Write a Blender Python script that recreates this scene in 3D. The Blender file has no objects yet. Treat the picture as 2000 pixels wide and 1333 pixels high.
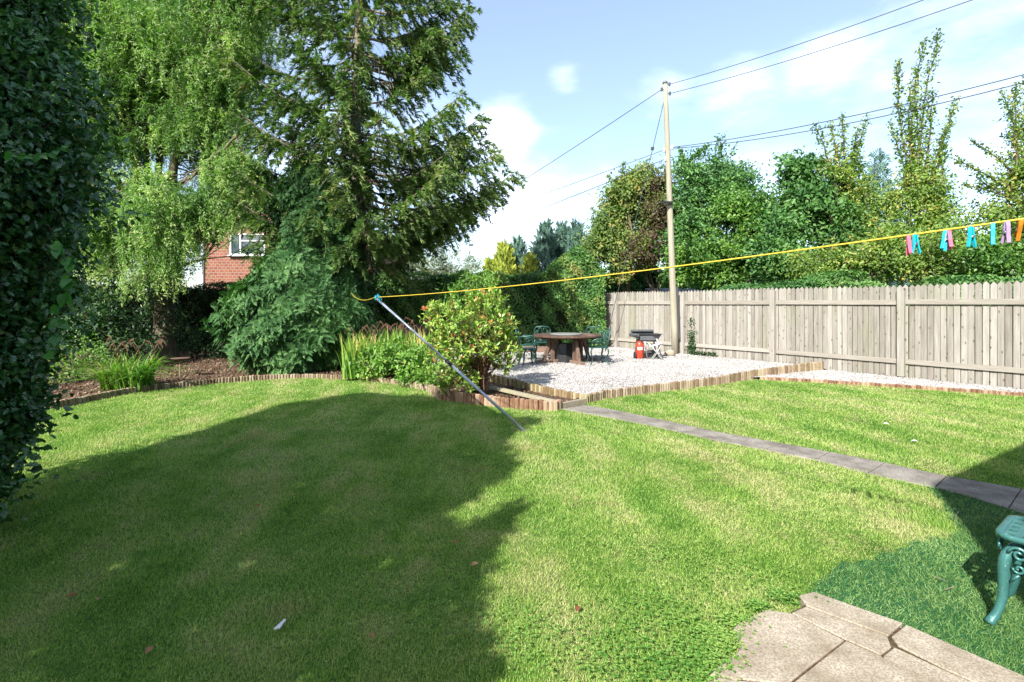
import bpy, math, random
import numpy as np
random.seed(7); rng = np.random.default_rng(7)
R = math.radians
scene = bpy.context.scene
COL = scene.collection
CAMZ = 1.62; HY = 595.0; F = 1000.0

def A(x, y, D):                       # photo pixel at depth D -> world point
    return np.array([(x-1000)/F*D, D, CAMZ-(y-HY)/F*D])
def G(x, y, z=0.0):                   # photo pixel on the level z -> world point
    D = (CAMZ-z)*F/(y-HY)
    return np.array([(x-1000)/F*D, D, z])

# ------------------------------------------------------------------ materials
def newmat(name):
    m = bpy.data.materials.new(name); m.use_nodes = True
    nt = m.node_tree; nt.nodes.clear()
    out = nt.nodes.new('ShaderNodeOutputMaterial')
    return m, nt, out
def N(nt, t, **k):
    n = nt.nodes.new(t)
    for a, b in k.items():
        if a.startswith('i_'):
            n.inputs[a[2:].replace('_', ' ')].default_value = b
        else: setattr(n, a, b)
    return n
def L(nt, a, b): nt.links.new(a, b)
def c4(c): return (c[0], c[1], c[2], 1.0)
def ramp(nt, stops, fac=None, interp='LINEAR'):
    r = nt.nodes.new('ShaderNodeValToRGB'); cr = r.color_ramp; cr.interpolation = interp
    while len(cr.elements) < len(stops): cr.elements.new(0.5)
    for e, (p, c) in zip(cr.elements, stops): e.position = p; e.color = c4(c)
    if fac is not None: L(nt, fac, r.inputs[0])
    return r
def mixc(nt, fac, a, b, mode='MIX'):
    m = nt.nodes.new('ShaderNodeMix'); m.data_type = 'RGBA'; m.blend_type = mode
    for s, v in ((0, fac), (6, a), (7, b)):
        if isinstance(v, (int, float)): m.inputs[s].default_value = v
        elif isinstance(v, tuple): m.inputs[s].default_value = c4(v)
        else: L(nt, v, m.inputs[s])
    return m.outputs[2]
def pos(nt, scale=(1, 1, 1), rot=(0, 0, 0)):
    g = nt.nodes.new('ShaderNodeNewGeometry'); mp = nt.nodes.new('ShaderNodeMapping')
    mp.inputs['Scale'].default_value = scale; mp.inputs['Rotation'].default_value = rot
    L(nt, g.outputs['Position'], mp.inputs[0]); return mp.outputs[0]
def opos(nt, scale=(1, 1, 1)):
    g = nt.nodes.new('ShaderNodeTexCoord'); mp = nt.nodes.new('ShaderNodeMapping')
    mp.inputs['Scale'].default_value = scale
    L(nt, g.outputs['Object'], mp.inputs[0]); return mp.outputs[0]
def noise(nt, vec, scale, detail=3, rough=0.55):
    n = N(nt, 'ShaderNodeTexNoise'); n.inputs['Scale'].default_value = scale
    n.inputs['Detail'].default_value = detail; n.inputs['Roughness'].default_value = rough
    L(nt, vec, n.inputs['Vector']); return n.outputs[0]
def rnd(nt):
    a = nt.nodes.new('ShaderNodeAttribute'); a.attribute_name = 'rnd'; return a.outputs['Fac']
def bump(nt, h, strength, dist=0.01):
    b = N(nt, 'ShaderNodeBump'); b.inputs['Strength'].default_value = strength
    b.inputs['Distance'].default_value = dist; L(nt, h, b.inputs['Height']); return b.outputs[0]
def principled(nt, out, col, rough=0.7, spec=0.3, metal=0, nrm=None, coat=0):
    p = N(nt, 'ShaderNodeBsdfPrincipled')
    if isinstance(col, tuple): p.inputs['Base Color'].default_value = c4(col)
    else: L(nt, col, p.inputs['Base Color'])
    if isinstance(rough, (int, float)): p.inputs['Roughness'].default_value = rough
    else: L(nt, rough, p.inputs['Roughness'])
    p.inputs['Specular IOR Level'].default_value = spec
    p.inputs['Metallic'].default_value = metal; p.inputs['Coat Weight'].default_value = coat
    if nrm is not None: L(nt, nrm, p.inputs['Normal'])
    L(nt, p.outputs[0], out.inputs[0]); return p

def leafmat(name, stops, rough=0.5, spec=0.4, trans=0.35, nscale=1.3, namt=0.35, tint=(0.8, 1.25, 0.3)):
    """leaf: colour varies leaf by leaf and branch by branch; light passes through it"""
    m, nt, out = newmat(name)
    r = rnd(nt); nz = noise(nt, pos(nt), nscale, 2)
    mr = N(nt, 'ShaderNodeMapRange'); L(nt, nz, mr.inputs[0])
    mr.inputs[1].default_value = .3; mr.inputs[2].default_value = .7
    mr.inputs[3].default_value = -namt; mr.inputs[4].default_value = namt
    ad = N(nt, 'ShaderNodeMath', operation='ADD'); L(nt, r, ad.inputs[0]); L(nt, mr.outputs[0], ad.inputs[1])
    c = ramp(nt, stops, ad.outputs[0]).outputs[0]
    p = N(nt, 'ShaderNodeBsdfPrincipled'); L(nt, c, p.inputs['Base Color'])
    p.inputs['Roughness'].default_value = rough; p.inputs['Specular IOR Level'].default_value = spec
    tc = mixc(nt, 1.0, c, tint, 'MULTIPLY')
    t = N(nt, 'ShaderNodeBsdfTranslucent'); L(nt, tc, t.inputs[0])
    mx = N(nt, 'ShaderNodeMixShader'); mx.inputs[0].default_value = trans
    L(nt, p.outputs[0], mx.inputs[1]); L(nt, t.outputs[0], mx.inputs[2]); L(nt, mx.outputs[0], out.inputs[0])
    return m
def woodmat(name, stops, grain=(30, 30, 3), rough=.85, knots=False, b=.3, green=None):
    m, nt, out = newmat(name)
    v = pos(nt, grain); n1 = noise(nt, v, 1.0, 5, .6)
    ad = N(nt, 'ShaderNodeMath', operation='ADD'); L(nt, rnd(nt), ad.inputs[0]); ad.inputs[1].default_value = 0
    mr = N(nt, 'ShaderNodeMapRange'); L(nt, n1, mr.inputs[0]); mr.inputs[1].default_value = .25; mr.inputs[2].default_value = .75
    mr.inputs[3].default_value = -.4; mr.inputs[4].default_value = .4
    L(nt, mr.outputs[0], ad.inputs[1])
    c = ramp(nt, stops, ad.outputs[0]).outputs[0]
    if knots:
        sp = N(nt, 'ShaderNodeSeparateXYZ'); L(nt, pos(nt), sp.inputs[0]); dx = N(nt, 'ShaderNodeMath', operation='SUBTRACT'); L(nt, sp.outputs[0], dx.inputs[0]); L(nt, sp.outputs[1], dx.inputs[1])
        cb = N(nt, 'ShaderNodeCombineXYZ'); ml = N(nt, 'ShaderNodeMath', operation='MULTIPLY'); L(nt, dx.outputs[0], ml.inputs[0]); ml.inputs[1].default_value = .70*7.5
        mz = N(nt, 'ShaderNodeMath', operation='MULTIPLY'); L(nt, sp.outputs[2], mz.inputs[0]); mz.inputs[1].default_value = 3.6; L(nt, ml.outputs[0], cb.inputs[0]); L(nt, mz.outputs[0], cb.inputs[1])
        vo = N(nt, 'ShaderNodeTexVoronoi'); vo.voronoi_dimensions = '2D'; vo.inputs['Scale'].default_value = 1; L(nt, cb.outputs[0], vo.inputs['Vector'])
        kd = ramp(nt, [(0, (.85,)*3), (.07, (.7,)*3), (.13, (0,)*3)], vo.outputs['Distance']).outputs[0]
        sc = N(nt, 'ShaderNodeSeparateColor'); L(nt, vo.outputs['Color'], sc.inputs[0]); gt = N(nt, 'ShaderNodeMath', operation='GREATER_THAN'); L(nt, sc.outputs[0], gt.inputs[0]); gt.inputs[1].default_value = .45
        km = N(nt, 'ShaderNodeMath', operation='MULTIPLY'); L(nt, kd, km.inputs[0]); L(nt, gt.outputs[0], km.inputs[1]); k = km.outputs[0]
        c = mixc(nt, k, c, (.10, .075, .055))
    if green:
        g = noise(nt, pos(nt, (1.5, 1.5, .6)), 1.2, 4)
        gf = ramp(nt, [(.52, (0,)*3), (.8, (.6,)*3)], g).outputs[0]
        c = mixc(nt, gf, c, green)
    principled(nt, out, c, rough, .15, nrm=bump(nt, n1, b, .004)); return m
def stonemat(name, a, bcol, scale=6, fine=160, rough=.9, b=.4):
    m, nt, out = newmat(name); v = pos(nt)
    n1 = noise(nt, v, scale, 6, .6); n2 = noise(nt, v, fine, 3, .7)
    c = mixc(nt, ramp(nt, [(.35, (0,)*3), (.65, (1,)*3)], n1).outputs[0], a, bcol)
    c = mixc(nt, ramp(nt, [(.38, (.75,)*3), (.6, (0,)*3)], n2).outputs[0], c, tuple(x*.55 for x in a))
    principled(nt, out, c, rough, .15, nrm=bump(nt, n2, b, .004)); return m
def paint(name, col, rough=.4, metal=0, spec=.5, wear=None, coat=0):
    m, nt, out = newmat(name)
    n1 = noise(nt, opos(nt), 14, 5, .65)
    c = mixc(nt, ramp(nt, [(.35, (0,)*3), (.7, (1,)*3)], n1).outputs[0], col, tuple(x*.72 for x in col))
    if wear:
        n2 = noise(nt, opos(nt), 38, 5, .7)
        c = mixc(nt, ramp(nt, [(.6, (0,)*3), (.68, (1,)*3)], n2).outputs[0], c, wear)
    principled(nt, out, c, rough, spec, metal, nrm=bump(nt, noise(nt, opos(nt), 90, 3), .15, .002), coat=coat); return m

M = {}
M['willow'] = leafmat('willow_leaf', [(0, (0.06, 0.144, 0.034)), (0.45, (0.168, 0.282, 0.072)), (0.8, (0.324, 0.444, 0.144)), (1, (0.552, 0.6, 0.264))], .45, .4, .42)
M['spruce'] = leafmat('spruce_needles', [(0, (0.037, 0.083, 0.024)), (0.5, (0.106, 0.18, 0.048)), (0.85, (0.196, 0.284, 0.074)), (1, (0.3, 0.284, 0.12))], .6, .2, .3)
M['cypress'] = leafmat('cypress_spray', [(0, (0.025, 0.08, 0.022)), (0.5, (0.062, 0.15, 0.045)), (1, (0.13, 0.25, 0.08))], .6, .2, .2)
M['cypressshade'] = leafmat('shaded_cypress_spray', [(0, (.012, .04, .012)), (.5, (.03, .085, .022)), (1, (.06, .14, .04))], .6, .2, .2)  # darker copy of cypress; shade of the upper part put into its colour
M['holly'] = leafmat('holly_leaf', [(0, (0.02, 0.072, 0.02)), (0.6, (0.051, 0.152, 0.043)), (1, (0.102, 0.246, 0.072))], .3, .7, .12)
M['bind'] = leafmat('climber_leaf', [(0, (0.036, 0.144, 0.024)), (1, (0.072, 0.228, 0.042))], .4, .4, .4)
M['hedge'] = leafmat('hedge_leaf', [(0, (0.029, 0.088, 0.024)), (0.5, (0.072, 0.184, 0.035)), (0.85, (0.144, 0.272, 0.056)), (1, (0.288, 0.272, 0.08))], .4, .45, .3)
M['darkshade'] = leafmat('dark_shaded_leaf', [(0, (0.013, 0.039, 0.013)), (0.6, (0.033, 0.078, 0.023)), (1, (0.058, 0.117, 0.033))], .5, .3, .25)  # hedge leaves darkened: willow's shade put into the colour; dark shrubs share it
M['photinia'] = leafmat('photinia_leaf', [(0, (0.09, 0.197, 0.032)), (0.5, (0.215, 0.358, 0.063)), (0.78, (0.448, 0.52, 0.108)), (0.93, (0.52, 0.3, 0.11)), (1, (0.5, 0.14, 0.08))], .33, .55, .3, nscale=3, namt=.12)
M['blade'] = leafmat('sword_leaf', [(0, (0.118, 0.254, 0.034)), (0.6, (0.254, 0.423, 0.075)), (0.9, (0.507, 0.524, 0.135)), (1, (0.676, 0.473, 0.203))], .45, .4, .4)
M['bedleaf'] = leafmat('bed_leaf', [(0, (0.082, 0.191, 0.027)), (0.7, (0.177, 0.328, 0.055)), (1, (0.341, 0.41, 0.082))], .45, .4, .4)
M['green'] = leafmat('green_leaf', [(0, (0.039, 0.111, 0.019)), (0.5, (0.104, 0.227, 0.036)), (1, (0.208, 0.351, 0.058))], .4, .45, .38)
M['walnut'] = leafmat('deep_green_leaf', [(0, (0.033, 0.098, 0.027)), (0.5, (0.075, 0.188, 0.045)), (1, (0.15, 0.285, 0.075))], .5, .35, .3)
M['olive'] = leafmat('olive_leaf', [(0, (0.06, 0.12, 0.02)), (0.5, (0.16, 0.26, 0.045)), (0.85, (0.28, 0.37, 0.07)), (1, (0.42, 0.33, 0.09))], .45, .4, .38)
M['autumn'] = leafmat('autumn_leaf', [(0, (0.07, 0.13, 0.03)), (0.5, (0.16, 0.24, 0.06)), (0.85, (0.27, 0.31, 0.08)), (1, (0.38, 0.23, 0.07))], .5, .3, .35)
M['purple'] = leafmat('purple_leaf', [(0, (0.05, 0.035, 0.02)), (0.35, (0.1, 0.06, 0.04)), (0.6, (0.09, 0.12, 0.03)), (1, (0.16, 0.2, 0.05))], .5, .3, .3, tint=(1.2, .8, .5))
M['blueconifer'] = leafmat('blue_conifer', [(0, (0.045, 0.09, 0.075)), (0.5, (0.09, 0.173, 0.128)), (1, (0.15, 0.255, 0.188))], .6, .2, .15)
M['gold'] = leafmat('golden_conifer', [(0, (0.17, 0.24, 0.035)), (0.5, (0.33, 0.38, 0.055)), (1, (0.5, 0.5, 0.09))], .6, .2, .2)
M['birch'] = leafmat('birch_leaf', [(0, (.09, .125, .045)), (.5, (.17, .21, .08)), (1, (.27, .3, .13))], .6, .2, .35)
M['greywillow'] = leafmat('grey_willow_leaf', [(0, (.12, .15, .085)), (.5, (.2, .235, .14)), (1, (.3, .33, .2))], .6, .2, .3)
M['ivy'] = leafmat('ivy_leaf', [(0, (.012, .035, .01)), (.6, (.03, .075, .018)), (1, (.06, .12, .03))], .4, .4, .2)
M['dry'] = leafmat('dry_leaf', [(0, (.2, .08, .04)), (.5, (.32, .16, .08)), (1, (.45, .28, .17))], .8, .1, .1)
M['petal'] = leafmat('white_petal', [(0, (.6, .6, .58)), (1, (.8, .8, .78))], .7, .2, .2)
M['clover'] = leafmat('clover_leaf', [(0, (.05, .16, .02)), (.6, (.14, .3, .05)), (1, (.3, .42, .1))], .5, .3, .3)

def bark(name, a, b, sc=(14, 14, 3)):
    m, nt, out = newmat(name); n1 = noise(nt, pos(nt, sc), 1, 6, .65)
    c = ramp(nt, [(.3, a), (.65, b)], n1).outputs[0]
    principled(nt, out, c, .9, .15, nrm=bump(nt, n1, .7, .03)); return m
M['bark'] = bark('willow_bark', (.055, .045, .03), (.18, .15, .1))
M['sprucebark'] = bark('spruce_bark', (.07, .055, .04), (.24, .2, .15))
M['twig'] = bark('pale_twig', (.12, .1, .075), (.3, .26, .2))
M['redbark'] = bark('shrub_bark', (.09, .045, .03), (.2, .11, .07))
M['fence'] = woodmat('fence_wood', [(0, (.18, .162, .135)), (.5, (.255, .236, .203)), (1, (.345, .323, .285))], (26, 26, 2.2), .85, True, .35, (.2, .21, .125))
M['rail'] = woodmat('fence_rail_wood', [(0, (.19, .168, .138)), (.5, (.262, .24, .2)), (1, (.335, .31, .268))], (3, 3, 40), .85, False, .3)
M['log'] = woodmat('log_edging_wood', [(0, (.125, .085, .052)), (.5, (.23, .17, .11)), (1, (.34, .285, .205))], (30, 30, 9), .85, False, .4, (.22, .25, .09))
M['oldlog'] = woodmat('weathered_log_wood', [(0, (.13, .085, .045)), (.5, (.24, .18, .1)), (1, (.36, .3, .18))], (30, 30, 9), .85, False, .4, (.16, .2, .06))
M['redlog'] = woodmat('red_log_wood', [(0, (.14, .07, .042)), (.5, (.24, .145, .09)), (1, (.36, .26, .18))], (30, 30, 9), .85, False, .4)
M['plank'] = woodmat('plank_wood', [(0, (.2, .165, .11)), (1, (.36, .32, .24))], (6, 20, 20), .85, False, .3, (.3, .33, .15))
M['table'] = woodmat('table_wood', [(0, (.07, .042, .03)), (.5, (.13, .085, .06)), (1, (.22, .16, .12))], (20, 20, 6), .7, False, .3)
M['pole'] = woodmat('pole_wood', [(0, (.17, .15, .11)), (.5, (.29, .265, .2)), (1, (.38, .35, .28))], (34, 34, 1.6), .85, False, .5, (.2, .24, .1))
M['brown'] = woodmat('brown_board', [(0, (.11, .07, .05)), (1, (.24, .16, .12))], (4, 4, 30), .85)
M['greenmetal'] = paint('green_cast_metal', (.025, .088, .072), .38, .25, .5, wear=(.16, .3, .24))
M['stoolmetal'] = paint('stool_cast_metal', (.055, .185, .17), .33, .25, .5, wear=(.2, .36, .31))
M['inox'] = paint('brushed_steel', (.5, .5, .5), .35, .8)
M['black'] = paint('black_enamel', (.025, .026, .028), .35)
M['grey'] = paint('grey_enamel', (.11, .115, .12), .4)
M['redpaint'] = paint('red_paint', (.42, .05, .022), .4)
M['white'] = paint('white_paint', (.78, .78, .76), .45)
M['prop'] = paint('galvanised_prop', (.36, .40, .47), .4, .4)
M['yellow'] = paint('yellow_line', (.72, .52, .05), .5)
M['cable'] = paint('dark_cable', (.05, .055, .06), .6)
M['aqua'] = paint('aqua_plastic', (.02, .45, .58), .3)
M['pink'] = paint('pink_plastic', (.68, .13, .22), .3)
M['lilac'] = paint('lilac_plastic', (.45, .3, .52), .3)
M['orange'] = paint('orange_plastic', (.85, .3, .03), .3)
M['frame'] = paint('dull_white_tube', (.42, .42, .4), .5)
M['weathered'] = paint('weathered_disc', (.2, .21, .19), .7)
M['rubber'] = paint('black_rubber', (.02, .02, .02), .8)
M['porcelain'] = paint('white_porcelain', (.75, .75, .72), .25)
M['glassy'] = paint('lamp_glass', (.3, .32, .35), .15)
M['slab'] = stonemat('concrete_slab', (.28, .232, .165), (.48, .42, .33), 5, 120)
M['pathstone'] = stonemat('path_slab', (.17, .15, .125), (.36, .33, .285), 4, 110)
M['rooftile'] = stonemat('roof_tile', (.2, .07, .045), (.26, .1, .06), 8, 60)
M['greyroof'] = stonemat('grey_roof', (.25, .26, .27), (.32, .33, .34), 3, 60)
M['render'] = stonemat('pale_render', (.6, .6, .58), (.7, .7, .68), 3, 60)

def brickmat():
    m, nt, out = newmat('red_brick')
    tc = pos(nt, (1, 1, 1)); sp = N(nt, 'ShaderNodeSeparateXYZ'); L(nt, tc, sp.inputs[0])
    cb = N(nt, 'ShaderNodeCombineXYZ'); s = N(nt, 'ShaderNodeMath', operation='ADD')
    L(nt, sp.outputs[0], s.inputs[0]); L(nt, sp.outputs[1], s.inputs[1])
    L(nt, s.outputs[0], cb.inputs[0]); L(nt, sp.outputs[2], cb.inputs[1])
    b = N(nt, 'ShaderNodeTexBrick'); L(nt, cb.outputs[0], b.inputs['Vector'])
    b.inputs['Color1'].default_value = c4((.19, .062, .04)); b.inputs['Color2'].default_value = c4((.25, .095, .055))
    b.inputs['Mortar'].default_value = c4((.25, .2, .165)); b.inputs['Scale'].default_value = 1
    b.inputs['Brick Width'].default_value = .225; b.inputs['Row Height'].default_value = .15; b.inputs['Mortar Size'].default_value = .014
    principled(nt, out, b.outputs[0], .85, .2); return m
M['brick'] = brickmat()
def glassmat():
    m, nt, out = newmat('window_glass'); principled(nt, out, (.05, .07, .08), .06, .8); return m
M['glass'] = glassmat()

def lawncol(nt):
    v = pos(nt)
    big = noise(nt, v, .55, 4, .6); mid = noise(nt, v, 2.6, 4, .65)
    st = noise(nt, pos(nt, (3.4, .42, 1), (0, 0, R(32))), 1.0, 3, .5)
    a = N(nt, 'ShaderNodeMath', operation='MULTIPLY'); L(nt, big, a.inputs[0]); a.inputs[1].default_value = .46
    b = N(nt, 'ShaderNodeMath', operation='MULTIPLY_ADD'); L(nt, mid, b.inputs[0]); b.inputs[1].default_value = .52; L(nt, a.outputs[0], b.inputs[2])
    c = N(nt, 'ShaderNodeMath', operation='MULTIPLY_ADD'); L(nt, st, c.inputs[0]); c.inputs[1].default_value = .42; L(nt, b.outputs[0], c.inputs[2])
    sb_ = N(nt, 'ShaderNodeMath', operation='ADD'); L(nt, c.outputs[0], sb_.inputs[0]); sb_.inputs[1].default_value = -.178; c = sb_
    wv = N(nt, 'ShaderNodeTexWave'); wv.inputs['Scale'].default_value = .36; wv.inputs['Distortion'].default_value = 2.2; wv.inputs['Detail'].default_value = 2; wv.inputs['Detail Scale'].default_value = .7  # mowing stripes painted as colour, standing in for light on leaning blades
    L(nt, pos(nt, (1, 1, 1), (0, 0, R(-22))), wv.inputs['Vector'])
    w2 = N(nt, 'ShaderNodeMath', operation='MULTIPLY_ADD'); L(nt, wv.outputs['Fac'], w2.inputs[0]); w2.inputs[1].default_value = .085; L(nt, c.outputs[0], w2.inputs[2])
    return w2.outputs[0]
def grassmat():
    m, nt, out = newmat('lawn_blade')
    f = lawncol(nt); r = rnd(nt)
    ad = N(nt, 'ShaderNodeMath', operation='MULTIPLY_ADD'); L(nt, r, ad.inputs[0]); ad.inputs[1].default_value = .24; L(nt, f, ad.inputs[2])
    c = ramp(nt, [(.30, (.06, .19, .02)), (.49, (.175, .34, .048)), (.63, (.30, .44, .09)), (.76, (.44, .50, .17)), (.88, (.58, .53, .29))], ad.outputs[0]).outputs[0]
    wn = noise(nt, pos(nt), 1.35, 5, .62); c = mixc(nt, ramp(nt, [(.575, (0,)*3), (.69, (.75,)*3)], wn).outputs[0], c, (.50, .40, .22))
    wn2 = noise(nt, pos(nt, (1, 1, 1), (0, 0, 1)), 2.9, 4, .6); c = mixc(nt, ramp(nt, [(.60, (0,)*3), (.72, (.6,)*3)], wn2).outputs[0], c, (.06, .22, .03))
    p = N(nt, 'ShaderNodeBsdfPrincipled'); L(nt, c, p.inputs['Base Color']); p.inputs['Roughness'].default_value = .5
    p.inputs['Specular IOR Level'].default_value = .3
    t = N(nt, 'ShaderNodeBsdfTranslucent'); L(nt, mixc(nt, 1.0, c, (.9, 1.2, .4), 'MULTIPLY'), t.inputs[0])
    mx = N(nt, 'ShaderNodeMixShader'); mx.inputs[0].default_value = .35
    L(nt, p.outputs[0], mx.inputs[1]); L(nt, t.outputs[0], mx.inputs[2]); L(nt, mx.outputs[0], out.inputs[0]); return m
M['grass'] = grassmat()
def lawnbase():
    m, nt, out = newmat('lawn_base'); f = lawncol(nt)
    n2 = noise(nt, pos(nt), 45, 4, .7)
    c = ramp(nt, [(.42, (.05, .14, .016)), (.55, (.1, .21, .03)), (.68, (.2, .26, .07))], f).outputs[0]
    c = mixc(nt, ramp(nt, [(.42, (.7,)*3), (.6, (0,)*3)], n2).outputs[0], c, (.04, .055, .016))
    principled(nt, out, c, .9, .1, nrm=bump(nt, n2, .8, .02)); return m
M['lawnbase'] = lawnbase()
M['turf'] = leafmat('artificial_turf', [(0, (0.06, 0.15, 0.03)), (0.6, (0.14, 0.27, 0.07)), (1, (0.3, 0.42, 0.16))], .55, .25, .2, nscale=2, namt=.2)
def turfbase():
    m, nt, out = newmat('turf_backing'); n2 = noise(nt, pos(nt), 80, 3)
    principled(nt, out, ramp(nt, [(.3, (.01, .05, .02)), (.7, (.025, .11, .04))], n2).outputs[0], .9, .1, nrm=bump(nt, n2, .6, .01)); return m
M['turfbase'] = turfbase()
def soilmat():
    m, nt, out = newmat('bark_soil'); v = pos(nt); n1 = noise(nt, v, 3, 5); n2 = noise(nt, v, 34, 5, .7)
    c = ramp(nt, [(.3, (.05, .03, .02)), (.5, (.12, .075, .05)), (.7, (.24, .17, .12))], n2).outputs[0]
    c = mixc(nt, ramp(nt, [(.45, (0,)*3), (.7, (.6,)*3)], n1).outputs[0], c, (.09, .1, .035))
    principled(nt, out, c, .95, .1, nrm=bump(nt, n2, 1, .04)); return m
M['soil'] = soilmat()
M['chip'] = leafmat('bark_chip', [(0, (0.053, 0.03, 0.019)), (0.5, (0.128, 0.075, 0.049)), (1, (0.27, 0.195, 0.135))], .9, .1, .02)
def gravelbase():
    m, nt, out = newmat('gravel_base'); v = pos(nt)
    vo = N(nt, 'ShaderNodeTexVoronoi'); vo.inputs['Scale'].default_value = 38; L(nt, v, vo.inputs['Vector'])
    hs = N(nt, 'ShaderNodeSeparateColor'); L(nt, vo.outputs['Color'], hs.inputs[0])
    c = ramp(nt, [(0, (.2, .185, .165)), (.2, (.32, .30, .28)), (.6, (.43, .41, .39)), (1, (.52, .505, .49))], hs.outputs[0]).outputs[0]
    e = ramp(nt, [(.0, (0,)*3), (.55, (.0,)*3), (.8, (.5,)*3)], vo.outputs['Distance']).outputs[0]
    c = mixc(nt, e, c, (.16, .14, .12))
    principled(nt, out, c, .9, .2, nrm=bump(nt, vo.outputs['Distance'], -.8, .02)); return m
M['gravelbase'] = gravelbase()
M['stone'] = leafmat('gravel_stone', [(0, (0.153, 0.14, 0.126)), (0.15, (0.297, 0.279, 0.257)), (0.5, (0.423, 0.405, 0.378)), (1, (0.522, 0.508, 0.486))], .85, .2, 0, nscale=.8, namt=.15)

# ------------------------------------------------------------------ object helpers
def wloc(p):
    v = np.zeros(3)
    while p is not None: v += np.array(p.location); p = p.parent
    return v
def tag(o, label=None, cat=None, group=None, kind=None):
    if label: o['label'] = label
    if cat: o['category'] = cat
    if group: o['group'] = group
    if kind: o['kind'] = kind
    return o
def empty(name, loc, label, cat, group=None):
    o = bpy.data.objects.new(name, None); COL.objects.link(o); o.location = tuple(float(x) for x in loc)
    o.empty_display_size = .1
    return tag(o, label, cat, group)
def mesh_np(name, V, FC, mat, parent=None, fr=None, smooth=False):
    """V (n,3), FC (m,k) faces of one size; fr per-face random"""
    V = np.asarray(V, float)
    if parent is not None: V = V - wloc(parent)
    me = bpy.data.meshes.new(name); m, k = FC.shape
    me.vertices.add(len(V)); me.vertices.foreach_set('co', V.astype(np.float32).ravel())
    me.loops.add(m*k); me.loops.foreach_set('vertex_index', FC.astype(np.int32).ravel())
    me.polygons.add(m); me.polygons.foreach_set('loop_start', (np.arange(m)*k).astype(np.int32))
    me.update(calc_edges=True)
    at = me.attributes.new('rnd', 'FLOAT', 'FACE')
    if fr is None: fr = rng.random(m)
    at.data.foreach_set('value', np.asarray(fr, np.float32))
    if smooth: me.polygons.foreach_set('use_smooth', np.ones(m, bool))
    me.materials.append(mat)
    o = bpy.data.objects.new(name, me); COL.objects.link(o)
    if parent is not None: o.parent = parent
    return o
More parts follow.
